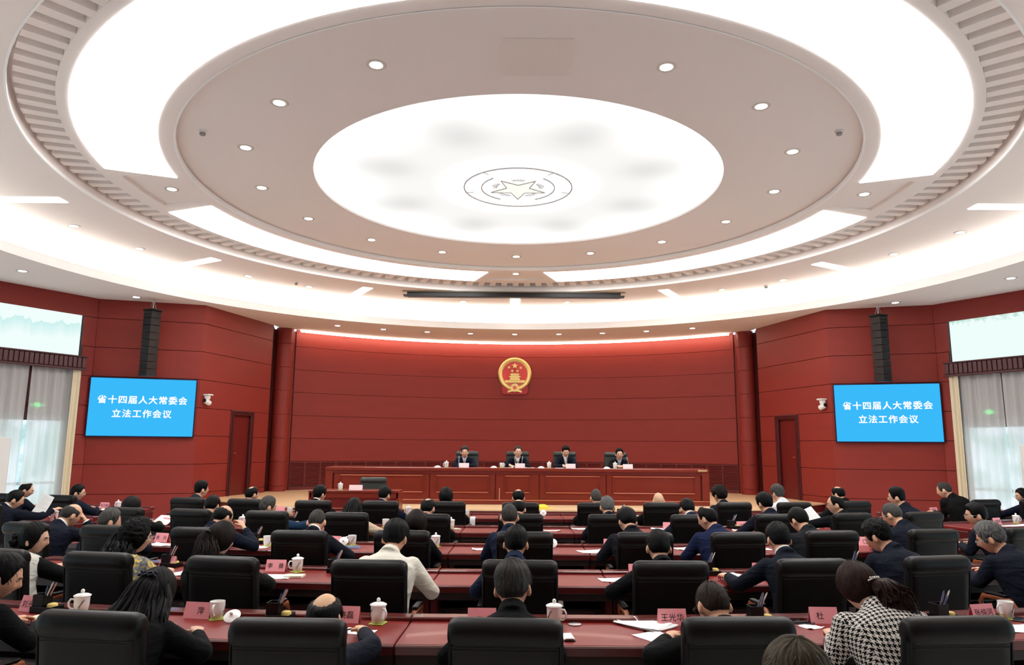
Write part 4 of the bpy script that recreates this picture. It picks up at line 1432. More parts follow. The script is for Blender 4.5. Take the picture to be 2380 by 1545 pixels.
org0 = make_organizer()
for k, (kind, x, y, label, e) in enumerate(ITEMS):
    x, y, dz = on_desk(x, y)
    rz = dz + math.radians(e.get('rz', 0))
    z = 0.7505
    if kind == 'mug':
        o = place(mug_l if e['lid'] else mug_o, (x, y, z), math.radians(e['h']))
        tag(o, label, 'mug', 'white tea mugs')
    elif kind == 'organizer':
        o = place(org0, (x, y, z), dz)
        o.scale = (1.22, 1.22, 1.15)
        tag(o, label, 'pen organizer', 'pen organizers')
    elif kind == 'card':
        o = name_card((x, y, z), rz, e['t'])
        tag(o, label, 'name card', 'pink name cards')
    elif kind == 'paper':
        o = paper_mesh(e['w'], e['l'], e.get('n', 1), k).build('paper_sheets', M_PAPER)
        o.location, o.rotation_euler = (x, y, z), (0, 0, rz)
        tag(o, label, 'paper', 'papers on the desks')
    elif kind == 'notebook':
        o = empty('notebook', (x, y, z), rz)
        w, l = e['w'], e['l']
        cm = M_BLUEB if e.get('m') else M_CREAM
        MB().cbox(-w / 2, w / 2, -l / 2, l / 2, 0.0, 0.003, 0.001).build('cover', cm, o)
        MB().cbox(-w / 2 + 0.004, w / 2 - 0.004, -l / 2 + 0.004, l / 2 - 0.004, 0.003, 0.013, 0.001).build('page_block', M_PAPER, o)
        MB().cbox(-w / 2, w / 2, -l / 2, l / 2, 0.013, 0.016, 0.001).build('cover', cm, o)
        tag(o, label, 'notebook')
    elif kind == 'phone':
        o = empty('mobile_phone', (x, y, z), rz)
        MB().cbox(-0.037, 0.037, -0.076, 0.076, 0.0, 0.008, 0.003).build('body', M_BLACKP, o)
        MB().cbox(-0.034, 0.034, -0.072, 0.072, 0.0078, 0.0086, 0.0002).build('screen', mat('phone_glass', (20, 24, 34), 0.06), o)
        tag(o, label, 'phone', 'mobile phones')
    elif kind == 'mug_lid':
        o = empty('mug_lid', (x, y, z + 0.052 * math.sin(math.radians(e['tilt'])) + 0.004), dz)
        mb = MB().lathe([(0.045, -0.004), (0.052, 0.0), (0.053, 0.004), (0.035, 0.011), (0.01, 0.014)], 24)
        X = Matrix.Rotation(math.radians(e['tilt']), 4, 'X')
        mb.xf(X).build('lid_plate', M_PORC, o, True, 60)
        MB().sphere((0, 0, 0.026), 0.013, 12, 8).xf(X).build('lid_knob', M_PORC, o, True, 80)
        tag(o, label, 'mug lid', 'loose mug lids')
    elif kind == 'pen':
        o = empty('pen', (x, y, z + 0.006), rz)
        MB().tube([(-0.065, 0, 0), (0.05, 0, 0), (0.07, 0, 0)], [0.0045, 0.0045, 0.001], 8).build('barrel', M_BLACKP, o, True)
        MB().cbox(-0.06, -0.02, -0.0015, 0.0015, 0.004, 0.0065, 0.0005).build('clip', M_STEEL, o)
        tag(o, label, 'pen')
    elif kind == 'clipboard':
        o = empty('clipboard', (x, y, z), rz)
        w, l = e['w'], e['l']
        MB().cbox(-w / 2, w / 2, -l / 2, l / 2, 0.0, 0.004, 0.001).build('board', M_BLACKP, o)
        MB().cbox(-w / 2 + 0.003, w / 2 - 0.003, -l / 2 + 0.012, l / 2, 0.004, 0.012, 0.001).build('paper_pad', M_PAPER, o)
        MB().cbox(-w / 3, w / 3, -l / 2, -l / 2 + 0.02, 0.012, 0.016, 0.001).build('clip', M_STEEL, o)
        tag(o, label, 'clipboard')
    elif kind == 'grommet':
        o = empty('cable_grommet', (x, y, z), 0)
        MB().lathe([(0.030, 0.0), (0.042, 0.001), (0.042, 0.005), (0.030, 0.006)], 24).build('ring', M_STEEL, o, True, 50)
        MB().lathe([(0.030, 0.001), (0.029, 0.004)], 20).build('cap', mat('grommet_cap', (90, 92, 96), 0.4), o)
        tag(o, label, 'cable grommet')
    elif kind == 'spectacles':
        o = empty('spectacles', (x, y, z + 0.004), 0.6)
        for s in (-1, 1):
            mb = MB()
            mb.tube([(s * 0.034 + 0.026 * math.cos(a), 0, 0.02 + 0.019 * math.sin(a)) for a in np.linspace(0, 2 * PI, 17)], 0.0016, 6)
            mb.build('rim', M_GLASSF, o, True)
            MB().tube([(s * 0.062, 0, 0.028), (s * 0.062, 0.06, 0.01), (s * 0.03, 0.1, 0.002)], 0.0015, 6).build('temple', M_GLASSF, o, True)
        MB().tube([(-0.008, 0, 0.024), (0.008, 0, 0.024)], 0.0016, 6).build('bridge', M_GLASSF, o, True)
        tag(o, label, 'spectacles')
    elif kind == 'eraser':
        o = empty('small_box', (x, y, z), rz)
        MB().cbox(-0.05, 0.05, -0.015, 0.015, 0.0, 0.022, 0.003).build('box_body', M_CREAM, o)
        MB().cbox(-0.052, 0.0, -0.017, 0.017, 0.0, 0.024, 0.003).build('sleeve', M_PAPER, o)
        tag(o, label, 'box')
    elif kind == 'towel':
        mb = MB()
        rings = []
        for i in range(9):
            f = i / 8
            yy, zz = (0.09 - 0.11 * min(1, f * 2.2), 0.012) if f < 0.45 else (-0.022, 0.012 - 0.16 * (f - 0.45) / 0.55)
            rings.append([(-0.04 + 0.006 * math.sin(i), yy - 0.004, zz - 0.004), (0.04, yy - 0.004, zz - 0.004), (0.04, yy + 0.004, zz + 0.004), (-0.04, yy + 0.004, zz + 0.004)])
        o = mb.loft(rings).build('folded_towel', M_PAPER, None, True, 60)
        x0, y0, _ = x, y, 0
        o.location, o.rotation_euler = (x - math.sin(-dz) * 0.0, ROW_Y['E'] + 0.70 + x * x / ROW_DEN['E'] + 0.012, z), (0, 0, dz)
        tag(o, label, 'towel')

# ------------------------------------------------------------------ rostrum on the stage
RY = 16.4       # front face
t = empty('rostrum_desk', (0.06, RY, ZST))
HX = 4.29
MB().cbox(-HX, HX, 0.0, 0.72, 0.725, 0.80, 0.012).build('desk_top', M_ROST, t)
MB().cbox(-HX + 0.02, HX - 0.02, 0.03, 0.07, 0.66, 0.73, 0.006).build('fascia', M_DOOR, t)
MB().cbox(-HX, HX, 0.02, 0.30, 0.0, 0.095, 0.008).build('plinth', M_ROST, t)
MB().cbox(-HX, HX, 0.015, 0.03, 0.085, 0.105, 0.003).build('plinth_molding', M_ROSTHL, t)
for s in (-1, 1):
    MB().cbox(s * (HX - 0.08) - 0.08, s * (HX - 0.08) + 0.08, 0.015, 0.6, 0.09, 0.725, 0.01).build('pilaster', M_ROST, t)
for x0, x1 in ((-4.10, -1.97), (-1.95, -0.50), (-0.48, 0.48), (0.50, 1.98), (2.0, 4.10)):
    p = MB().cbox(x0, x1, 0.05, 0.09, 0.09, 0.725, 0.006).build('front_panel', M_ROST, t)
    a, b = x0 + (0.13 if x1 - x0 > 1.2 else 0.2), x1 - (0.13 if x1 - x0 > 1.2 else 0.2)
    for q in ((a, b, 0.612, 0.632), (a, b, 0.25, 0.27), (a, a + 0.02, 0.25, 0.632), (b - 0.02, b, 0.25, 0.632)):
        MB().cbox(q[0], q[1], 0.025, 0.05, q[2], q[3], 0.006).build('panel_molding', M_ROSTHL if q[1] - q[0] > 0.1 else M_ROST, p)  # only the horizontal strips get the painted highlight colour
MB().cbox(-HX + 0.1, HX - 0.1, 0.075, 0.11, 0.09, 0.725, 0.004).build('backing_panel', M_DOOR, t)
MB().cbox(-0.405, -0.39, 0.02, 0.05, 0.10, 0.36, 0.003).build('corner_bead', mat('pale_bead', (232, 178, 150), 0.4), t)
MB().cbox(HX - 0.25, HX - 0.05, -0.004, 0.01, 0.755, 0.78, 0.002).build('edge_plate', mat('cream_plate', (214, 196, 150), 0.4), t)
tag(t, 'long dark red panelled rostrum desk on the stage', 'desk')
# speaking desk on the low platform
t = empty('speaking_desk', (-3.13, 14.3, 0.26))
MB().cbox(-0.88, 0.88, 0.0, 0.55, 0.70, 0.75, 0.008).build('desk_top', M_ROST, t)
MB().cbox(-0.86, 0.86, 0.02, 0.06, 0.60, 0.70, 0.006).build('fascia', M_ROST, t)
MB().cbox(-0.84, 0.84, 0.04, 0.07, 0.05, 0.62, 0.006).build('front_panel', M_DOOR, t)
MB().cbox(-0.84, 0.84, 0.02, 0.06, 0.40, 0.415, 0.004).build('panel_molding', M_ROSTHL, t)
for s in (-1, 1):
    MB().cbox(s * 0.85 - 0.03, s * 0.85 + 0.03, 0.02, 0.52, 0.0, 0.70, 0.006).build('side_panel', M_ROST, t)
MB().cbox(0.62, 0.80, 0.0, 0.02, 0.725, 0.74, 0.002).build('edge_plate', MATS['cream_plate'], t)
tag(t, 'small red speaking desk before the stage', 'desk')
ch = make_chair('conference_chair', 0.98, 0.54, M_LEATHG, mat('pale_arm', (168, 150, 130), 0.4))
ch.location, ch.rotation_euler = (-2.86, 14.78, 0.26), (0, 0, PI + 0.12)
tag(ch, 'empty grey leather chair behind the small speaking desk', 'chair')
o = place(mug_l, (-3.42, 14.42, 1.0105), 2.4)
tag(o, 'lidded white mug on the small speaking desk', 'mug', 'white tea mugs')
o = name_card((-3.11, 14.40, 1.0105), 0.0, '   ', M_PINKP, 0.26, 0.10)
tag(o, 'pale pink name card on the small speaking desk', 'name card', 'pink name cards')
# rostrum chairs
rc = make_chair('executive_chair', 1.17, 0.57, M_LEATHG, M_BLACKP, 0.10)
RX = [-1.16, 0.08, 1.21, 2.47]
WHO = ['leftmost seated speaker', 'speaker with two microphones', 'third seated speaker', 'rightmost seated speaker']
for i, x in enumerate(RX):
    o = rc if i == 0 else dup(rc)
    o.location, o.rotation_euler = (x + (0.02, 0, 0, -0.03)[i], 17.36, ZST + (0, 0.05, 0, 0)[i] * 0), (0, 0, PI + (0.0, 0.02, 0, 0)[i])
    tag(o, 'grey leather high-backed chair behind the %s' % WHO[i], 'chair', 'rostrum chairs')
ZT = ZST + 0.8005
# microphones, cards, mugs, papers
def microphone(x, y, tip, label):
    t = empty('gooseneck_microphone', (x, y, ZT))
    MB().cbox(-0.05, 0.05, -0.04, 0.04, 0.0, 0.025, 0.006).build('base', M_BLACKP, t)
    a = Vector((0, 0.0, 0.02))
    b = Vector(tip)
    MB().tube([a, a.lerp(b, 0.5) + Vector((0, 0, 0.03)), b], 0.006, 7).build('gooseneck', M_STEEL, t, True)
    d = (b - a).normalized()
    MB().tube([b - d * 0.01, b + d * 0.05, b + d * 0.06], [0.013, 0.014, 0.006], 8).build('capsule', mat('mic_grey', (120, 122, 124), 0.4), t, True)
    tag(t, label, 'microphone', 'rostrum microphones')


microphone(-1.27, 16.66, (0.0, 0.05, 0.20), 'gooseneck microphone before the leftmost seated speaker')
microphone(0.02, 16.66, (-0.015, 0.05, 0.20), 'left one of the two central microphones')
microphone(0.16, 16.66, (0.015, 0.05, 0.20), 'right one of the two central microphones')
microphone(1.19, 16.66, (0.0, 0.05, 0.20), 'gooseneck microphone before the third seated speaker')
microphone(2.60, 16.66, (-0.03, 0.05, 0.20), 'gooseneck microphone before the rightmost seated speaker')
for x, m, w in ((-1.14, M_PINKP, 'leftmost seated speaker'), (0.12, M_PINK if False else M_PINKP, 'speaker with two microphones'), (1.26, M_PINKP, 'third seated speaker'), (2.55, M_PINKP, 'rightmost seated speaker')):
    o = name_card((x, 16.52, ZT), 0.0, ' ', m, 0.22, 0.10)
    tag(o, 'pale pink name card before the %s' % w, 'name card', 'pink name cards')
for x, p, h, w in ((-1.54, mug_l, 3.0, 'leftmost seated speaker'), (-0.29, mug_o, 0.5, 'speaker with two microphones'), (0.78, mug_l, 1.2, 'third seated speaker'), (2.27, mug_l, 1.2, 'rightmost seated speaker')):
    o = place(p, (x, 16.56, ZT), h)
    tag(o, 'white mug before the %s' % w, 'mug', 'white tea mugs')
for k, (x, w) in enumerate(((-1.74, 'leftmost seated speaker'), (-0.47, 'speaker with two microphones'), (0.60, 'third seated speaker'), (2.08, 'rightmost seated speaker'))):
    mb = MB()
    rings = []
    for i in range(7):
        f = i / 6
        hgt = 0.035 * math.sin(PI * f) ** 0.7 + 0.006
        rings.append([(-0.075 + 0.15 * f, -0.05, 0), (-0.075 + 0.15 * f, 0.05, 0), (-0.075 + 0.15 * f, 0.035, hgt), (-0.075 + 0.15 * f, -0.035, hgt * 0.9)])
    o = mb.loft(rings).build('folded_towel', M_PAPER, None, True, 60)
    o.location = (x, 16.54, ZT)
    tag(o, 'folded white towel beside the mug of the %s' % w, 'towel', 'rostrum towels')
for k, (x, y, rz, w) in enumerate(((-0.12, 16.6, 0.2, 'left of the central card'), (0.33, 16.58, -0.2, 'right of the central card'), (1.02, 16.56, 0.0, 'before the third seated speaker'))):
    o = paper_mesh(0.2, 0.14, 2, 70 + k).build('paper_sheets', M_PAPER)
    o.location, o.rotation_euler = (x, y, ZT), (0, 0, rz)
    tag(o, 'white sheets on the rostrum %s' % w, 'paper', 'papers on the rostrum')
# red armrest bag beside the first speaker and the yellow cap on the stage edge
mb = MB()
prof = []
for j in range(7):
    f = j / 6
    prof.append((0.125 * math.cos(f * PI / 2) ** 0.7 + 0.003, 0.09 * math.sin(f * PI / 2)))
cap = empty('yellow_cap', (0.58, 15.42, ZST))
MB().lathe(prof, 20).build('crown', mat('yellow_cloth', (244, 216, 60), 0.8), cap, True, 60)
P = [(0.10, -0.10), (0.20, -0.08), (0.245, 0.0), (0.20, 0.08), (0.10, 0.10)]
MB().prism(P, 0.002, 0.008).build('brim', MATS['yellow_cloth'], cap)
tag(cap, 'yellow cap lying on the front edge of the stage', 'cap')
# red folder with papers held up in the fourth row
fo = empty('red_folder', (-4.98, 10.42, 0.752), -0.35)
MB().cbox(-0.16, 0.16, -0.11, 0.11, 0.0, 0.004, 0.001).build('lower_cover', M_REDF, fo)
MB().cbox(-0.02, 0.30, -0.002, 0.004, 0.0, 0.24, 0.001).xf(Matrix.Translation((-0.12, -0.09, 0)) @ Matrix.Rotation(-1.05, 4, 'X')).build('upper_cover', M_REDF, fo)
MB().cbox(0.0, 0.29, -0.008, -0.003, 0.012, 0.225, 0.001).xf(Matrix.Translation((-0.12, -0.09, 0)) @ Matrix.Rotation(-1.05, 4, 'X')).build('page', M_PAPER, fo)
tag(fo, 'opened dark red folder with a white page left in the fourth row', 'folder')
# ------------------------------------------------------------------ people
def sst(a, b, x):
    t = max(0.0, min(1.0, (x - a) / (b - a)))
    return t * t * (3 - 2 * t)


def gss(x, s):
    return math.exp(-(x / s) ** 2)


def head_pt(x, y, z):
    """unit direction (x right, y front, z up) -> point on the head, metres from the head centre"""
    X, Y, Z = 0.077 * x, 0.097 * y, 0.116 * z
    low = sst(0.0, -1.0, z)
    X *= 1 - 0.26 * low * (0.4 + 0.6 * sst(-0.3, 0.6, y))
    X *= 1 + 0.05 * sst(0.0, 0.5, z) * sst(0.2, -0.8, y)
    if y < 0:
        Y *= 1 + 0.06 * gss(z - 0.15, 0.5) - 0.42 * sst(-0.25, -0.95, z)
    else:
        Y *= 1 - 0.07 * sst(-0.2, -0.6, z) + 0.16 * gss(z + 0.92, 0.22) - 0.05 * sst(0.4, 1.0, z)
        Y += 0.024 * gss(x, 0.15) * (gss(z + 0.17, 0.13) + 0.45 * gss(z - 0.02, 0.14)) * sst(0.5, 0.9, y)
        Y -= 0.011 * (gss(abs(x) - 0.36, 0.16) * gss(z - 0.06, 0.10)) * sst(0.3, 0.8, y)
        Y += 0.005 * gss(z - 0.22, 0.09) * gss(x, 0.5) * sst(0.3, 0.8, y)
        Y += 0.006 * gss(x, 0.24) * (gss(z + 0.46, 0.055) + gss(z + 0.56, 0.055)) * sst(0.3, 0.8, y)
        Y -= 0.005 * gss(x, 0.3) * gss(z + 0.51, 0.03) * sst(0.3, 0.8, y)
    return Vector((X, Y, Z))


def ball(n, m):
    for j in range(m + 1):
        th = PI * j / m
        for i in range(n):
            ph = 2 * PI * i / n
            yield i, j, math.sin(th) * math.sin(ph), -math.sin(th) * math.cos(ph), math.cos(th)


def ellipse_ring(c, t, rx, ry, n=16, xaxis=Vector((1, 0, 0)), sq=1.0):
    t = t.normalized()
    x = (xaxis - t * xaxis.dot(t)).normalized()
    y = t.cross(x)
    out = []
    for k in range(n):
        a = 2 * PI * k / n
        ca, sa = math.cos(a), math.sin(a)
        ca = math.copysign(abs(ca) ** sq, ca)
        sa = math.copysign(abs(sa) ** sq, sa)
        out.append(c + x * (rx * ca) + y * (ry * sa))
    return out


def limb(mb, pts, radii, n=12):
    """tapered limb through the joints, rounded at its bends, closed with domes"""
    P = [Vector(p) for p in pts]
    Q, R = [], []
    for i in range(len(P)):
        if 0 < i < len(P) - 1:
            Q += [P[i].lerp(P[i - 1], 0.16), P[i] * 0.6 + (P[i].lerp(P[i - 1], 0.16) + P[i].lerp(P[i + 1], 0.16)) * 0.2, P[i].lerp(P[i + 1], 0.16)]
            R += [radii[i], radii[i] * 1.02, radii[i]]
        else:
            Q.append(P[i])
            R.append(radii[i])
    d0, d1 = (Q[0] - Q[1]).normalized(), (Q[-1] - Q[-2]).normalized()
    Q = [Q[0] + d0 * R[0] * 0.75, Q[0] + d0 * R[0] * 0.45] + Q + [Q[-1] + d1 * R[-1] * 0.4, Q[-1] + d1 * R[-1] * 0.6]
    R = [R[0] * 0.25, R[0] * 0.75] + R + [R[-1] * 0.8, R[-1] * 0.3]
    mb.tube(Q, R, n)


CLOTH = {}


def cloth(rgb, rough=0.85):
    key = tuple(rgb)
    if key in CLOTH:
        return CLOTH[key]
    m = mat('cloth_%02x%02x%02x' % key, tuple(int(v * 0.82) for v in rgb) if max(rgb) < 110 else rgb, rough, spec=0.12)
    nt = m.node_tree
    tc = nt.nodes.new('ShaderNodeTexCoord')
    mp = nt.nodes.new('ShaderNodeMapping')
    mp.inputs['Scale'].default_value = (5, 7, 13)
    mp.inputs['Rotation'].default_value = (0.3, 0.5, 0.4)
    nz = nt.nodes.new('ShaderNodeTexNoise')
    nz.inputs['Scale'].default_value = 1.0
    nz.inputs['Detail'].default_value = 3
    nz.inputs['Distortion'].default_value = 0.6
    bp = nt.nodes.new('ShaderNodeBump')
    bp.inputs['Strength'].default_value = 0.55
    bp.inputs['Distance'].default_value = 0.05
    nt.links.new(tc.outputs['Object'], mp.inputs['Vector'])
    nt.links.new(mp.outputs[0], nz.inputs['Vector'])
    nt.links.new(nz.outputs['Fac'], bp.inputs['Height'])
    nt.links.new(bp.outputs[0], nt.nodes['Principled BSDF'].inputs['Normal'])
    CLOTH[key] = m
    return m


def houndstooth():
    m = mat('houndstooth_wool', (200, 198, 192), 0.9, spec=0.15)
    nt = m.node_tree
    tc = nt.nodes.new('ShaderNodeTexCoord')
    sep = nt.nodes.new('ShaderNodeSeparateXYZ')
    nt.links.new(tc.outputs['Object'], sep.inputs[0])

    def n_(op, a, b=None):
        nd = nt.nodes.new('ShaderNodeMath')
        nd.operation = op
        for k, x in enumerate((a, b)):
            if x is None:
                continue
            if isinstance(x, (int, float)):
                nd.inputs[k].default_value = x
            else:
                nt.links.new(x, nd.inputs[k])
        return nd.outputs[0]
    f = 1 / 0.0031
    ge = nt.nodes.new('ShaderNodeNewGeometry')
    vt = nt.nodes.new('ShaderNodeVectorTransform')
    vt.vector_type, vt.convert_from, vt.convert_to = 'NORMAL', 'WORLD', 'OBJECT'
    nt.links.new(ge.outputs['Normal'], vt.inputs[0])
    sn = nt.nodes.new('ShaderNodeSeparateXYZ')
    nt.links.new(vt.outputs[0], sn.inputs[0])
    ax_, ay_, az_ = (n_('ABSOLUTE', sn.outputs[k]) for k in 'XYZ')
    isx = n_('MULTIPLY', n_('GREATER_THAN', ax_, ay_), n_('GREATER_THAN', ax_, az_))
    isz = n_('MULTIPLY', n_('GREATER_THAN', az_, n_('MAXIMUM', ax_, ay_)), 1.0)
    x_, y_, z_ = (sep.outputs[k] for k in 'XYZ')
    u_ = n_('ADD', n_('MULTIPLY', isx, y_), n_('MULTIPLY', n_('SUBTRACT', 1.0, isx), x_))
    v_ = n_('ADD', n_('MULTIPLY', isz, y_), n_('MULTIPLY', n_('SUBTRACT', 1.0, isz), z_))
    U = n_('FLOOR', n_('MULTIPLY', n_('ADD', u_, 10.0), f))
    V = n_('FLOOR', n_('MULTIPLY', n_('ADD', v_, 10.0), f))
    warp = n_('MODULO', n_('FLOOR', n_('DIVIDE', U, 4.0)), 2.0)
    weft = n_('MODULO', n_('FLOOR', n_('DIVIDE', V, 4.0)), 2.0)
    tw = n_('LESS_THAN', n_('MODULO', n_('ADD', U, V), 4.0), 2.0)
    val = n_('ADD', n_('MULTIPLY', tw, warp), n_('MULTIPLY', n_('SUBTRACT', 1.0, tw), weft))
    mx = nt.nodes.new('ShaderNodeMix')
    mx.data_type = 'RGBA'
    nt.links.new(val, mx.inputs['Factor'])
    mx.inputs['A'].default_value = (*lin((9, 9, 10)), 1)
    mx.inputs['B'].default_value = (*lin((222, 219, 212)), 1)
    nt.links.new(mx.outputs['Result'], nt.nodes['Principled BSDF'].inputs['Base Color'])
    return m


def floral():
    m = mat('floral_cloth', (120, 122, 130), 0.85, spec=0.2)
    nt = m.node_tree
    tc = nt.nodes.new('ShaderNodeTexCoord')
    nz = nt.nodes.new('ShaderNodeTexNoise')
    nz.inputs['Scale'].default_value = 22
    nz.inputs['Detail'].default_value = 2
    nz.inputs['Distortion'].default_value = 1.2
    nt.links.new(tc.outputs['Object'], nz.inputs['Vector'])
    rp = nt.nodes.new('ShaderNodeValToRGB')
    e = rp.color_ramp.elements
    e[0].position, e[0].color = 0.38, (*lin((92, 96, 108)), 1)
    e[1].position, e[1].color = 0.50, (*lin((126, 130, 138)), 1)
    k = rp.color_ramp.elements.new(0.54)
    k.color = (*lin((176, 150, 60)), 1)
    k = rp.color_ramp.elements.new(0.66)
    k.color = (*lin((214, 190, 120)), 1)
    nt.links.new(nz.outputs['Fac'], rp.inputs[0])
    nt.links.new(rp.outputs[0], nt.nodes['Principled BSDF'].inputs['Base Color'])
    return m


HAIRM = {}


def hair_mat(kind):
    """strand-streaked hair; the 'strand' vertex attribute runs across and along the locks"""
    if kind in HAIRM:
        return HAIRM[kind]
    a, b = {'black': ((3, 3, 4), (17, 16, 16)), 'brown': ((9, 6, 5), (36, 25, 21)), 'greyblack': ((10, 10, 10), (84, 82, 78)),
            'grey': ((36, 36, 36), (138, 138, 136)), 'salt': ((24, 24, 23), (104, 102, 98)), 'thin': ((12, 10, 9), (66, 54, 45)),
            'redbrown': ((12, 6, 5), (60, 32, 27)), 'ash': ((14, 12, 10), (104, 92, 68))}[kind]
    m = bpy.data.materials.new('hair_' + kind)
    m.use_nodes = True
    nt = m.node_tree
    bs = nt.nodes['Principled BSDF']
    at = nt.nodes.new('ShaderNodeAttribute')
    at.attribute_name = 'strand'
    mp = nt.nodes.new('ShaderNodeMapping')
    mp.inputs['Scale'].default_value = (150, 5, 1)
    nz = nt.nodes.new('ShaderNodeTexNoise')
    nz.inputs['Scale'].default_value = 1.0
    nz.inputs['Detail'].default_value = 4
    nz.inputs['Roughness'].default_value = 0.65
    nt.links.new(at.outputs['Vector'], mp.inputs['Vector'])
    nt.links.new(mp.outputs[0], nz.inputs['Vector'])
    rp = nt.nodes.new('ShaderNodeValToRGB')
    rp.color_ramp.elements[0].position, rp.color_ramp.elements[0].color = 0.36, (*lin(a), 1)
    rp.color_ramp.elements[1].position, rp.color_ramp.elements[1].color = 0.70, (*lin(b), 1)
    nt.links.new(nz.outputs['Fac'], rp.inputs[0])
    nt.links.new(rp.outputs[0], bs.inputs['Base Color'])
    bp = nt.nodes.new('ShaderNodeBump')
    bp.inputs['Strength'].default_value = 0.6
    bp.inputs['Distance'].default_value = 0.004
    nt.links.new(nz.outputs['Fac'], bp.inputs['Height'])
    nt.links.new(bp.outputs[0], bs.inputs['Normal'])
    bs.inputs['Roughness'].default_value = 0.5
    bs.inputs['Specular IOR Level'].default_value = 0.14
    HAIRM[kind] = m
    return m


SKIN = {}


def skin_mat(rgb):
    if rgb not in SKIN:
        m = mat('skin_%02x%02x%02x' % rgb, rgb, 0.55, spec=0.35, var=0.08, scale=(30, 30, 30))
        SKIN[rgb] = m
    return SKIN[rgb]


HAIRLINE = {
    'man': [(0, .60), (30, .56), (48, .40), (58, .10), (68, -.24), (78, -.30), (88, -.02), (100, -.02), (112, -.40), (130, -.66), (150, -.78), (180, -.82)],
    'receding': [(0, .82), (25, .80), (45, .62), (62, .22), (73, -.14), (80, -.12), (90, .10), (100, -.02), (112, -.40), (130, -.64), (150, -.76), (180, -.80)],
    'woman': [(0, .60), (30, .56), (50, .36), (64, -.2), (78, -.62), (100, -.8), (180, -.98)],
}


def hline(tab, az):
    for (a, x), (b, y) in zip(tab[:-1], tab[1:]):
        if a <= az <= b:
            return x + (y - x) * (az - a) / (b - a)
    return tab[-1][1]


#        hairline, side, top, roughness of the outline, bald patch (angle, centre dir)
STYLE = {'short': ('man', .011, .022, .0035, None), 'thick': ('man', .017, .034, .006, None), 'buzz': ('man', .005, .008, .001, None),
         'spiky': ('man', .012, .032, .011, None), 'flat': ('man', .008, .030, .004, None), 'tousled': ('man', .016, .032, .010, None),
         'crown': ('man', .013, .016, .003, (30, (0, -.22, .97))), 'dome': ('receding', .012, .008, .002, (52, (0, .18, .98))),
         'tonsure': ('receding', .014, .012, .003, (40, (0, -.40, .92))), 'thinning': ('receding', .010, .014, .003, (20, (0, -.35, .93))), 'parted': ('man', .012, .026, .004, None), 'swept': ('receding', .012, .024, .005, None),
         'bob': ('woman', .028, .026, .004, None), 'long': ('woman', .022, .022, .005, None), 'curly': ('woman', .040, .042, .016, None),
         'curlytop': ('man', .034, .046, .016, None), 'bun': ('woman', .018, .020, .004, None), 'halfup': ('woman', .022, .024, .004, None), 'pony': ('woman', .022, .024, .005, None)}


class Hair:
    def __init__(self):
        self.v, self.f, self.s = [], [], []

    def grid(self, rows, closed=True, cap=True):
        """rows of (point, strand) lists"""
        o, n = len(self.v), len(rows[0])
        for r in rows:
            for p, s in r:
                self.v.append(tuple(p))
                self.s += [s[0], s[1], 0.0]
        for j in range(len(rows) - 1):
            for i in range(n if closed else n - 1):
                k = (i + 1) % n
                self.f.append((o + j * n + i, o + j * n + k, o + (j + 1) * n + k, o + (j + 1) * n + i))
        if cap:
            self.f.append(tuple(o + i for i in range(n)))
            self.f.append(tuple(o + (len(rows) - 1) * n + i for i in range(n))[::-1])

    def build(self, name, m, parent):
        me = bpy.data.meshes.new(name)
        me.from_pydata(self.v, [], self.f)
        me.polygons.foreach_set('use_smooth', [True] * len(me.polygons))
        at = me.attributes.new('strand', 'FLOAT_VECTOR', 'POINT')
        at.data.foreach_set('vector', self.s)
        me.update()
        return obj(name, me, m, parent)


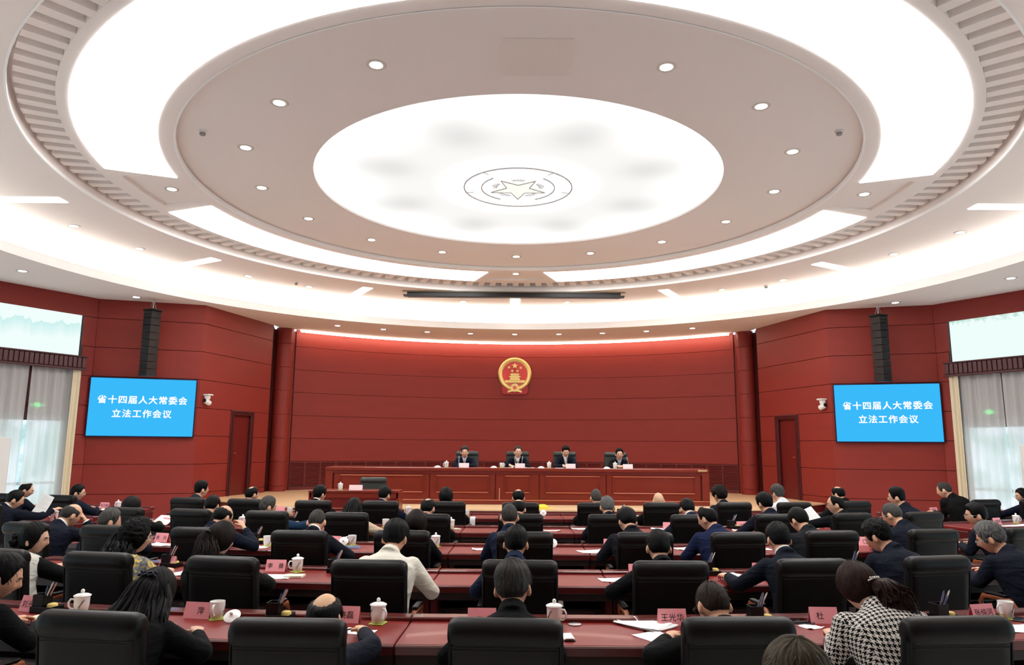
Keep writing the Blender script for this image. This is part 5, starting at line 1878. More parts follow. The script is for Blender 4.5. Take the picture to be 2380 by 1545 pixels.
def build_hair(style, fine, seed, HM, parent, hm, wisps=0):
    tab, side, top, ragged, bald = STYLE[style]
    tab = HAIRLINE[tab]
    n, m = (88, 56) if fine else (44, 28)
    tilt = Matrix.Rotation(math.radians(24), 3, 'X')       # whorl a little behind the top of the head
    off = Vector((seed * 3.7, seed * 1.3, seed * 2.1))
    keep, V, S = {}, [], []
    bdir = Vector(bald[1]).normalized() if bald else None
    for i, j, x, y, z in ball(n, m):
        d = tilt @ Vector((x, y, z))
        az = abs(math.degrees(math.atan2(d.x, d.y)))
        zmin = hline(tab, az) + 0.05 * mnoise.noise(Vector((d.x * 9, d.y * 9, seed * 1.7)))
        b = side + (top - side) * sst(0.05, 0.65, d.z)
        if STYLE[style][0] != 'woman':
            b *= 0.30 + 0.70 * sst(-0.75, 0.15, d.z)          # clipped close toward the nape
        k = sst(-0.03, 0.26 + 0.30 * sst(105, 150, az), d.z - zmin)
        t = b * k - 0.007 * (1 - k)
        if style == 'flat':
            t += 0.012 * sst(0.55, 0.85, d.z) * (1 - gss(d.x, 0.9)) * 2
        if style in ('parted', 'swept'):
            t += 0.010 * sst(0.3, 0.8, d.y) * sst(0.4, 0.8, d.z)
        if bald:
            ang = math.degrees(d.angle(bdir))
            q = 1 - sst(bald[0] - 6, bald[0] + 20, ang + 5 * mnoise.noise(d * 4 + off))
            t = t * (1 - q) ** 1.5 - 0.006 * q ** 2
        if k > 0.3 and t > 0:
            u = math.atan2(x, -y)
            lock = mnoise.noise(Vector((math.cos(u) * 7, math.sin(u) * 7, z * 1.2)) + off)
            finn = mnoise.noise(Vector((math.cos(u) * 26, math.sin(u) * 26, z * 2.0)) + off)
            if style in ('curly', 'curlytop', 'tousled'):
                lock = mnoise.noise(d * 9 + off) * 1.1
                finn = mnoise.noise(d * 22 + off)
            t += ragged * (lock * 0.8 + finn * 0.5) * k * (0.35 + 0.65 * sst(-0.5, 0.3, d.z))
        p = head_pt(d.x, d.y, d.z)
        V.append(HM @ (p + p.normalized() * t))
        S += [math.atan2(x, -y) / (2 * PI) + seed * 0.17, z * 0.5, 0]
        keep[(i, j)] = t > -0.0045
    F = []
    for j in range(m):
        for i in range(n):
            k = (i + 1) % n
            if keep[(i, j)] or keep[(k, j)] or keep[(i, j + 1)] or keep[(k, j + 1)]:
                F.append((j * n + i, (j + 1) * n + i, (j + 1) * n + k, j * n + k))
    h = Hair()
    h.v, h.s = [tuple(v) for v in V], S
    h.f = F
    r = random.Random(seed)
    # loose wisps that break the outline
    if wisps:
        for q in range(wisps):
            th = r.uniform(0.0, 1.9)
            ph = r.uniform(0, 2 * PI)
            d = tilt @ Vector((math.sin(th) * math.sin(ph), -math.sin(th) * math.cos(ph), math.cos(th)))
            az = abs(math.degrees(math.atan2(d.x, d.y)))
            if d.z < max(hline(tab, az) + 0.12, 0.05 if STYLE[style][0] != 'woman' else -0.3) or (bald and math.degrees(d.angle(bdir)) < bald[0] + 4):
                continue
            b = side + (top - side) * sst(0.05, 0.65, d.z)
            p0 = head_pt(d.x, d.y, d.z)
            nr = p0.normalized()
            tg = (tilt @ Vector((math.cos(th) * math.sin(ph), -math.cos(th) * math.cos(ph), -math.sin(th)))).normalized()
            sd = nr.cross(tg).normalized()
            L = r.uniform(0.018, 0.034) * (1.5 if style in ('thick', 'tousled', 'spiky', 'curlytop') else 1)
            w = r.uniform(0.0012, 0.0024)
            a = p0 + nr * (b * 0.75)
            c = a + tg * L * 0.6 + nr * (0.006 if style != 'spiky' else 0.014)
            e = a + tg * L + nr * r.uniform(0.001, 0.008 if style != 'spiky' else 0.022) + sd * r.uniform(-0.006, 0.006)
            o = len(h.v)
            for pt in (a - sd * w, a + sd * w, c + sd * w * 0.8, c - sd * w * 0.8, e):
                h.v.append(tuple(HM @ pt))
                h.s += [q * 0.013, 0.3, 0]
            h.f += [(o, o + 1, o + 2, o + 3), (o + 3, o + 2, o + 4)]
    return h


def fall(h, path, widths, thick, seed, n=20, wave=0.0):
    """a hanging mass of hair: flattened rings along a path, split softly into locks"""
    rows = []
    P = [Vector(p) for p in path]
    K = 4
    pts, ws, ts = [], [], []
    for i in range(len(P) - 1):
        for q in range(K):
            f = q / K
            pts.append(P[i].lerp(P[i + 1], f))
            ws.append(widths[i] + (widths[i + 1] - widths[i]) * f)
            ts.append(thick[i] + (thick[i + 1] - thick[i]) * f)
    pts.append(P[-1])
    ws.append(widths[-1])
    ts.append(thick[-1])
    for j, p in enumerate(pts):
        t = (pts[min(j + 1, len(pts) - 1)] - pts[max(j - 1, 0)]).normalized()
        x = (Vector((1, 0, 0)) - t * t.x).normalized()
        y = t.cross(x)
        row = []
        for k in range(n):
            a = 2 * PI * k / n
            lock = 1 + 0.16 * mnoise.noise(Vector((math.cos(a) * 3, math.sin(a) * 3, j * 0.22 + seed))) + wave * math.sin(j * 1.1 + 5 * a + seed)
            row.append((p + x * (ws[j] * math.cos(a) * lock) + y * (ts[j] * math.sin(a) * lock), (k / n * 0.6, j * 0.03)))
        rows.append(row)
    h.grid(rows)


def locks(h, path, widths, thick, count, seed, r0=0.009, wave=0.012, ends=0.12):
    """many tapering locks laid along the same path as a hanging mass"""
    r = random.Random(seed * 31 + 5)
    P = [Vector(p) for p in path]
    for q in range(count):
        a = r.uniform(0, 2 * PI)
        rad = math.sqrt(r.uniform(0.35, 1.0))
        fend = 1 - r.uniform(0, ends)
        ph, fr = r.uniform(0, 6.28), r.uniform(1.5, 3.2)
        rows = []
        J = 16
        for j in range(J + 1):
            f = j / J * fend * (len(P) - 1)
            i = min(int(f), len(P) - 2)
            g = f - i
            p = P[i].lerp(P[i + 1], g)
            t = (P[i + 1] - P[i]).normalized()
            x = (Vector((1, 0, 0)) - t * t.x).normalized()
            y = t.cross(x)
            w = widths[i] + (widths[i + 1] - widths[i]) * g
            th = thick[i] + (thick[i + 1] - thick[i]) * g
            wv = wave * math.sin(fr * j * 0.36 + ph) * (j / J)
            c = p + x * (w * rad * math.cos(a) + wv) + y * (th * rad * math.sin(a) + wv * 0.6)
            rr = r0 * (0.7 + 0.5 * math.sin(PI * min(1, j / J + 0.15))) * (1 - 0.85 * sst(0.75, 1.0, j / J))
            rows.append([(c + x * (rr * math.cos(2 * PI * k / 5)) + y * (rr * math.sin(2 * PI * k / 5)), (q * 0.09 + k * 0.01, j * 0.04)) for k in range(5)])
        h.grid(rows)


QUEUE = []


def queue(name, mb, voxel, m, parent, smooth=4, extra=None):
    me = mb.mesh(name)
    o = obj(name, me, None, parent)
    md = o.modifiers.new('r', 'REMESH')
    md.mode = 'VOXEL'
    md.voxel_size = voxel
    md.use_smooth_shade = True
    if smooth:
        s = o.modifiers.new('s', 'SMOOTH')
        s.factor = 0.5
        s.iterations = smooth
    QUEUE.append((o, m, extra))
    return o


def hand(palm, fing, W, fwd, nrm, sgn, curl, fine=True):
    """palm in the body mesh, five tapering fingers beside each other; nrm points out of the back of the hand"""
    fwd = fwd.normalized()
    nrm = (nrm - fwd * nrm.dot(fwd)).normalized()
    sd = fwd.cross(nrm) * sgn                 # toward the thumb side
    rings = []
    for f, w, t in ((-0.03, 0.026, 0.021), (0.0, 0.029, 0.020), (0.03, 0.037, 0.018), (0.065, 0.041, 0.016), (0.085, 0.040, 0.013), (0.093, 0.034, 0.008)):
        c = W + fwd * f
        rings.append([c + sd * (w * math.cos(2 * PI * k / 10)) + nrm * (t * math.sin(2 * PI * k / 10)) for k in range(10)])
    palm.loft(rings)
    for q, (off, L) in enumerate(((0.030, 0.068), (0.010, 0.078), (-0.011, 0.072), (-0.031, 0.056))):
        p = W + fwd * 0.080 + sd * off
        pts, d = [p], fwd.copy()
        cum = 0
        for s_ in (0.42, 0.33, 0.25):
            cum += curl * (0.8 + 0.12 * q)
            d = (fwd * math.cos(cum) - nrm * math.sin(cum)).normalized()
            pts.append(pts[-1] + d * L * s_)
        fing.tube(pts + [pts[-1] + d * 0.005], [0.0095, 0.0088, 0.0080, 0.0068, 0.003], 7)
    p = W + fwd * 0.025 + sd * 0.028
    d1 = (fwd * 0.72 + sd * 0.62 - nrm * 0.25).normalized()
    d2 = (fwd * 0.92 + sd * 0.15 - nrm * (0.25 + curl * 0.4)).normalized()
    fing.tube([p - d1 * 0.012, p + d1 * 0.034, p + d1 * 0.034 + d2 * 0.028, p + d1 * 0.034 + d2 * 0.036], [0.0125, 0.0105, 0.0088, 0.004], 7)


def person(spec):
    """spec: x, y, rz (seat), head (local x, y, ztop), yaw, pitch, roll of the head, style, hair, coat, ..."""
    fine = spec.get('fine', False)
    seed = spec['seed']
    hx, hy, ht = spec['head']
    ks = spec.get('k', 1.06)
    Hc = Vector((hx, hy, ht - 0.132 * ks))
    yaw, pitch, roll = (math.radians(spec.get(k, 0)) for k in ('yaw', 'pitch', 'roll'))
    HR = Matrix.Rotation(yaw, 4, 'Z') @ Matrix.Rotation(-pitch, 4, 'X') @ Matrix.Rotation(roll, 4, 'Y')
    HM = Matrix.Translation(Hc) @ HR @ Matrix.Scale(ks, 4)
    seat = spec.get('seat', 0.50)
    N = Hc + HR.to_3x3() @ Vector((0, -0.045, -0.095)) + Vector((0, -0.03, -0.033))    # base of the neck
    wide = spec.get('wide', 1.0)
    lean = spec.get('shoulder_roll', 0.0)
    Pl = Vector((spec.get('px', 0.0), -0.04, seat))
    skin = skin_mat(spec.get('skin', (222, 172, 142)))

    # ---- torso axis
    ax = []
    for f, rx, ry in ((-0.12, .165, .125), (0.0, .19, .155), (0.22, .188, .150), (0.45, .190, .142), (0.65, .205, .138), (0.80, .212, .128), (0.89, .185, .108), (0.95, .125, .088), (1.0, .078, .074), (1.04, .064, .066)):
        c = Pl.lerp(N, f)
        c.y -= (0.055 + 0.03 * spec.get('stoop', 1.0)) * math.sin(PI * max(0, min(1, f))) ** 1.2
        ax.append((c, rx * wide, ry * (0.5 + 0.5 * wide)))

    def torso(mb, s, last=None):
        rings = []
        A = ax if last is None else ax[:last]
        for i, (c, rx, ry) in enumerate(A):
            t = (A[min(i + 1, len(A) - 1)][0] - A[max(i - 1, 0)][0])
            rings.append(ellipse_ring(c, t, rx * s, ry * s, 20, sq=0.86 if i < 6 else 1.0))
        mb.loft(rings)

    # ---- arms
    up = (N - Pl).normalized()
    sh = {}
    for s in (-1, 1):
        sh[s] = N + Vector((s * 0.172 * wide, -0.012, 0)) - up * 0.085 + Vector((0, 0, s * lean))
    arms = {}
    for s, key in ((-1, 'la'), (1, 'ra')):
        a = spec.get(key, 'desk')
        if isinstance(a, str):
            e, w = {'desk': ((0.26, 0.20, 0.745), (0.12, 0.43, 0.795)), 'wide': ((0.345, 0.16, 0.745), (0.17, 0.42, 0.795)), 'lap': ((0.27, 0.10, 0.70), (0.11, 0.30, 0.66)),
                    'near': ((0.25, 0.24, 0.76), (0.05, 0.43, 0.80)), 'reach': ((0.27, 0.28, 0.78), (0.15, 0.53, 0.80)), 'face': ((0.22, 0.46, 0.815), (0.10, hy + 0.10, Hc.z - 0.06)),
                    'chin': ((0.20, 0.46, 0.815), (0.06, hy + 0.09, Hc.z - 0.16)), 'read': ((0.27, 0.30, 0.80), (0.17, 0.50, 0.90))}[a]
            e, w = Vector((s * e[0] + hx * 0.3, e[1], e[2])), Vector((s * w[0] + hx * 0.6, w[1], w[2]))
        else:
            e, w = Vector(a[0]), Vector(a[1])
        if spec.get('dz'):
            e.z += spec['dz']
            w.z += spec['dz']
        d = e - sh[s]
        if d.length > 0.33:
            e = sh[s] + d * (0.33 / d.length)
        d = w - e
        if d.length > 0.29:
            w = e + d * (0.29 / d.length)
        arms[s] = (sh[s], e, w)

    # ---- body: one surface from pelvis to crown with arms and hands
    body, fing = MB(), MB()
    torso(body, 0.80)
    for s in (-1, 1):
        S, E_, W = arms[s]
        limb(body, [S, E_, W], [0.046, 0.036, 0.026], 10)
        nrm = Vector(spec.get('nrm_l' if s < 0 else 'nrm_r', (0.15 * s, 0, 1)))
        fw = (W - E_).normalized()
        if W.z - E_.z < 0.08:
            fw = (fw + Vector((0, 0.25, -0.05))).normalized()
        hand(body, fing, W + fw * 0.02, fw, nrm, -s if False else (-1 if s > 0 else 1), spec.get('curl', 0.38))
    nb = HR.to_3x3() @ Vector((0, -0.022, -0.075)) * ks + Hc
    body.loft([ellipse_ring(N.lerp(nb, f), nb - N, r * ks, r * 1.08 * ks, 14) for f, r in ((-0.35, 0.075), (0.0, 0.062), (0.5, 0.054), (1.0, 0.055), (1.4, 0.05))])
    n, m = (44, 30) if fine else (30, 20)
    V, F = [], []
    for i, j, x, y, z in ball(n, m):
        V.append(HM @ head_pt(x, y, z))
    for j in range(m):
        for i in range(n):
            k = (i + 1) % n
            F.append((j * n + i, (j + 1) * n + i, (j + 1) * n + k, j * n + k))
    body.add(V, F)
    for s in (-1, 1) if spec.get('style') not in ('bob', 'long', 'halfup', 'pony', 'curly') else ():
        ear = MB().sphere((0, 0, 0), (0.0125, 0.023, 0.036), 12, 9)
        ear.xf(HM @ Matrix.Translation((s * 0.081, -0.008, -0.014)) @ Matrix.Rotation(s * 0.5, 4, 'Z') @ Matrix.Rotation(-0.22, 4, 'X') @ Matrix.Rotation(-s * 0.1, 4, 'Y'))
        body.add(ear.v, ear.f)
    root = queue('person', body, 0.0075 if fine else 0.0105, skin, None, 2 if fine else 1, fing)
    root.location = (spec['x'], spec['y'], spec.get('z', 0))
    root.rotation_euler = (0, 0, spec['rz'])
    tag(root, spec['label'], 'person', spec.get('group', 'seated audience'))

    # ---- clothing
    coat = MB()
    torso(coat, 1.0, 9)
    for s in (-1, 1):
        S, E_, W = arms[s]
        sl = spec.get('sleeve', 1.0)
        limb(coat, [S + Vector((-s * 0.02, 0, 0)), E_, E_.lerp(W, 0.88)], [0.078 * sl * wide, 0.058 * sl, 0.043 * sl], 14)
    # collar that stands around the neck
    cn = (nb - N).normalized()
    col_h = spec.get('collar_h', 0.026)
    coat.loft([ellipse_ring(N + cn * f - Vector((0, 0.006, 0)), cn, r, r * 1.06, 18) for f, r in ((-0.03, 0.090), (0.0, 0.079), (col_h, 0.070 * ks), (col_h + 0.004, 0.066 * ks))])
    cm = spec['coat'] if not isinstance(spec['coat'], tuple) else cloth(spec['coat'])
    cname = spec.get('coat_name', 'jacket')
    c = queue(cname, coat, 0.011 if fine else 0.015, cm, root, 4)
    if spec.get('vest'):
        vb = MB()
        torso(vb, 1.07, 8)
        for s in (-1, 1):
            S = arms[s][0]
            vb.sphere(tuple(S + Vector((-s * 0.045, 0, 0.0))), (0.085, 0.092, 0.092), 14, 10)
        queue('vest', vb, 0.013, cloth(spec['vest']), root, 3)
    if spec.get('shirt'):
        mb = MB()
        inner, outer = [], []
        for f, r in ((-0.02, 0.068), (col_h + 0.016, 0.0625 * ks)):
            outer.append(ellipse_ring(N + cn * f - Vector((0, 0.003, 0)), cn, r, r * 1.06, 18))
        for f, r in ((col_h + 0.016, 0.0595 * ks), (-0.02, 0.060)):
            inner.append(ellipse_ring(N + cn * f - Vector((0, 0.003, 0)), cn, r, r * 1.06, 18))
        mb.loft(outer + inner, False)
        mb.build('shirt_collar', cloth(spec['shirt']), root, True, 60)
        for s in (-1, 1):
            S, E_, W = arms[s]
            d = (W - E_).normalized()
            MB().tube([E_.lerp(W, 0.84), E_.lerp(W, 0.95), E_.lerp(W, 0.97)], [0.036, 0.035, 0.030], 12).build('shirt_cuff', cloth(spec['shirt']), root, True, 60)
    # open front with shirt and tie-less placket for those seen from the front
    if spec.get('front'):
        V, F = [], []
        for k in range(6):
            f = k / 5
            c_ = N.lerp(Pl, 0.03 + 0.42 * f)
            y_ = c_.y + 0.072 + 0.075 * sst(0, 0.5, f) - 0.055 * math.sin(PI * (1 - (0.03 + 0.42 * f))) * 0.9
            wv = 0.052 * (1 - f) + 0.004
            z_ = c_.z + 0.035
            V += [(c_.x - wv, y_ + 0.010, z_), (c_.x, y_ + 0.018, z_), (c_.x + wv, y_ + 0.010, z_), (c_.x - wv, y_ - 0.02, z_), (c_.x + wv, y_ - 0.02, z_)]
        for k in range(5):
            b = 5 * k
            F += [(b, b + 1, b + 6, b + 5), (b + 1, b + 2, b + 7, b + 6), (b + 2, b + 4, b + 9, b + 7), (b + 3, b, b + 5, b + 8)]
        F += [(0, 3, 4, 2, 1), (25, 26, 27, 29, 28)]
        MB().add(V, F).build('shirt_front', cloth(spec['front']), root, True, 60)
    # trousers and shoes
    tr = MB()
    tr.loft([ellipse_ring(Pl + Vector((0, 0.0, q)), Vector((0, 0, 1)), r, r * 0.8, 16) for q, r in ((0.10, .17), (0.02, .19), (-0.05, .165))])
    for s in (-1, 1):
        kn = Vector((s * 0.13 + Pl.x, 0.40, seat + 0.01))
        an = Vector((s * 0.13 + Pl.x, 0.33, 0.11))
        limb(tr, [Pl + Vector((s * 0.09, 0, -0.005)), kn, an], [0.088, 0.068, 0.052], 12)
    queue('trousers', tr, 0.018 if fine else 0.022, cloth(spec.get('trousers', (18, 19, 23))), root, 3)
    for s in (-1, 1):
        q = Vector((s * 0.13 + Pl.x, 0.33, 0))
        sh_ = MB().loft([[(q.x + w * math.cos(2 * PI * k / 12), q.y + yy, max(0.002, zc + hh * math.sin(2 * PI * k / 12))) for k in range(12)]
                         for yy, w, zc, hh in ((-0.07, 0.025, 0.035, 0.03), (-0.055, 0.036, 0.045, 0.045), (0.0, 0.042, 0.05, 0.055), (0.08, 0.048, 0.035, 0.04), (0.16, 0.045, 0.026, 0.03), (0.19, 0.025, 0.02, 0.018))])
        sh_.build('shoe', M_BLACKP, root, True, 60)

    # ---- hair
    st = spec.get('style')
    if st:
        hmat = hair_mat(spec.get('hair', 'black'))
        h = build_hair(st, fine, seed, HM, root, hmat, spec.get('wisps', 260 if fine else 70))
        H = lambda x, y, z: HM @ Vector((x, y, z))
        T = Vector((0, 0, 0))
        if st == 'long':
            Lz = spec.get('len', 0.40)
            pa = [H(0, -0.06, 0.075), H(0, -0.105, 0.0), H(0, -0.11, -0.08), Vector((N.x, N.y - 0.13, N.z - 0.03)), Vector((N.x + 0.01, N.y - 0.185, N.z - Lz * 0.5)), Vector((N.x + 0.015, N.y - 0.19, N.z - Lz))]
            wa, ta = [0.045, 0.082, 0.10, 0.15, 0.17, 0.12], [0.02, 0.03, 0.045, 0.05, 0.045, 0.03]
            fall(h, pa[:-1] + [pa[-1] + Vector((0, 0, 0.08))], [w * 0.9 for w in wa], [t_ * 0.85 for t_ in ta], seed, 26, 0.05)
            locks(h, pa, wa, ta, 130 if fine else 36, seed, 0.0085, 0.014, 0.2)
            for s in (-1, 1):
                pb = [H(s * 0.06, -0.02, 0.05), H(s * 0.094, -0.03, -0.05), Vector((N.x + s * 0.13, N.y - 0.06, N.z - 0.02)), Vector((N.x + s * 0.19, N.y - 0.13, N.z - Lz * 0.75))]
                fall(h, pb, [0.015, 0.028, 0.045, 0.02], [0.035, 0.045, 0.05, 0.02], seed + s, 14, 0.06)
                locks(h, pb, [0.02, 0.034, 0.055, 0.05], [0.035, 0.045, 0.055, 0.04], 34 if fine else 10, seed + s, 0.0085, 0.014, 0.2)
        if st == 'curly':
            pa = [H(0, -0.07, 0.02), H(0, -0.10, -0.08), Vector((N.x, N.y - 0.10, N.z - 0.02)), Vector((N.x, N.y - 0.13, N.z - spec.get('len', 0.2)))]
            wa, ta = [0.09, 0.12, 0.145, 0.12], [0.06, 0.07, 0.07, 0.05]
            fall(h, pa, [w * 0.85 for w in wa], [t_ * 0.8 for t_ in ta], seed, 24, 0.14)
            locks(h, pa, wa, ta, 150, seed, 0.011, 0.03, 0.35)
        if st == 'halfup':
            pa = [H(0, -0.10, 0.045), H(0, -0.125, -0.03), Vector((N.x, N.y - 0.085, N.z + 0.02)), Vector((N.x, N.y - 0.12, N.z - 0.16))]
            wa, ta = [0.045, 0.085, 0.11, 0.08], [0.022, 0.03, 0.04, 0.03]
            fall(h, pa, [w * 0.95 for w in wa], [t_ * 0.85 for t_ in ta], seed, 22, 0.05)
            locks(h, pa, wa, ta, 70, seed, 0.008, 0.010, 0.3)
        if st == 'pony':
            kx, ky = spec.get('swing', (0.10, -0.04))
            pa = [H(0.01, -0.10, -0.02), H(kx * 0.45, -0.15, -0.06), H(kx * 0.8, -0.155, -0.13), Vector((N.x + kx * 1.3, N.y - 0.15, N.z - 0.07))]
            wa, ta = [0.035, 0.07, 0.11, 0.10], [0.03, 0.05, 0.06, 0.04]
            fall(h, pa, [w * 0.85 for w in wa], [t_ * 0.85 for t_ in ta], seed, 24, 0.10)
            locks(h, pa, wa, ta, 170, seed, 0.0065, 0.020, 0.35)
        if st == 'bun':
            for q in range(7):
                r = random.Random(seed + q)
                fall(h, [H(r.uniform(-.02, .02), -0.095, -0.005), H(r.uniform(-.05, .05), -0.135, r.uniform(-.06, .03)), H(r.uniform(-.03, .03), -0.115, -0.075)], [0.025, 0.032, 0.012], [0.025, 0.032, 0.012], seed + q, 12, 0.12)
        ho = h.build('hair', hmat, root)
        if spec.get('clip'):
            ckind, crgb = spec['clip']
            mb = MB()
            if ckind == 'beads':
                for q in range(9):
                    a = (q - 4) * 0.012
                    mb.sphere(tuple(H(a, -0.108 - 0.006 * math.cos(a * 30), 0.062 + 0.004 * math.sin(q * 2.1))), 0.0085, 8, 6)
                    mb.sphere(tuple(H(a + 0.005, -0.106, 0.077 + 0.004 * math.cos(q * 2.7))), 0.007, 8, 6)
            elif ckind == 'slide':
                mb.tube([H(-0.045, -0.118, 0.028), H(-0.015, -0.132, 0.045), H(0.02, -0.132, 0.047), H(0.045, -0.122, 0.036)], [0.004, 0.009, 0.009, 0.004], 8)
            else:
                mb.tube([H(-0.035, -0.118, -0.004), H(0.0, -0.134, 0.004), H(0.038, -0.128, 0.002)], 0.0045, 8)
                for q in range(5):
                    mb.sphere(tuple(H(-0.024 + 0.014 * q, -0.134 + 0.0006 * (q - 2) ** 2, 0.008)), 0.0058, 8, 6)
            mb.build('hair_clip', mat('clip_%02x%02x%02x' % crgb, crgb, 0.25, metal=0.4), root, True, 80)
    # ---- face details
    if spec.get('face', False) or abs(spec.get('yaw', 0)) > 35:
        for s in (-1, 1):
            e = MB().sphere((0, 0, 0), (0.0125, 0.007, 0.0052), 10, 6)
            e.xf(HM @ Matrix.Translation(head_pt(s * 0.36, math.sqrt(1 - 0.36 ** 2 - 0.0036), 0.055) + Vector((0, -0.0015, 0))))
            e.build('eye', mat('eye_dark', (30, 22, 20), 0.3), root, True, 80)
            pts = [HM @ (head_pt(s * q, math.sqrt(max(0, 1 - q * q - 0.0576)), 0.24) + Vector((0, 0.003, -0.004 * abs(q - 0.36)))) for q in (0.16, 0.3, 0.44, 0.54)]
            MB().tube(pts, [0.002, 0.0045, 0.004, 0.0015], 6).build('eyebrow', mat('brow_dark', (38, 30, 27), 0.7), root, True)
        pts = [HM @ (head_pt(q, math.sqrt(1 - q * q - 0.26), -0.51) + Vector((0, 0.0015, 0))) for q in (-0.27, -0.12, 0, 0.12, 0.27)]
        MB().tube(pts, [0.002, 0.004, 0.0042, 0.004, 0.002], 6).build('lips', mat('lip_tone', (150, 84, 76), 0.5), root, True)
    if spec.get('glasses'):
        fm = M_GLASSF if spec['glasses'] == 'dark' else M_GLASSS
        g = empty('spectacles')
        g.parent = root
        yf = 0.104
        for s in (-1, 1):
            loop = [(s * 0.034 + 0.0255 * math.copysign(abs(math.cos(a)) ** 0.7, math.cos(a)), yf - 0.12 * (0.034 * 0), 0.002 + 0.018 * math.copysign(abs(math.sin(a)) ** 0.7, math.sin(a))) for a in np.linspace(0, 2 * PI, 17)]
            MB().tube([HM @ Vector(p) for p in loop], 0.0018, 6).build('rim', fm, g, True)
            MB().tube([HM @ Vector(p) for p in ((s * 0.061, yf, 0.008), (s * 0.077, yf - 0.02, 0.008), (s * 0.084, 0.03, 0.006), (s * 0.086, -0.005, 0.002), (s * 0.083, -0.022, -0.016))], 0.0018, 6).build('temple', fm, g, True)
        MB().tube([HM @ Vector(p) for p in ((-0.009, yf, 0.006), (0, yf + 0.003, 0.009), (0.009, yf, 0.006))], 0.0018, 6).build('bridge', fm, g, True)
    return root


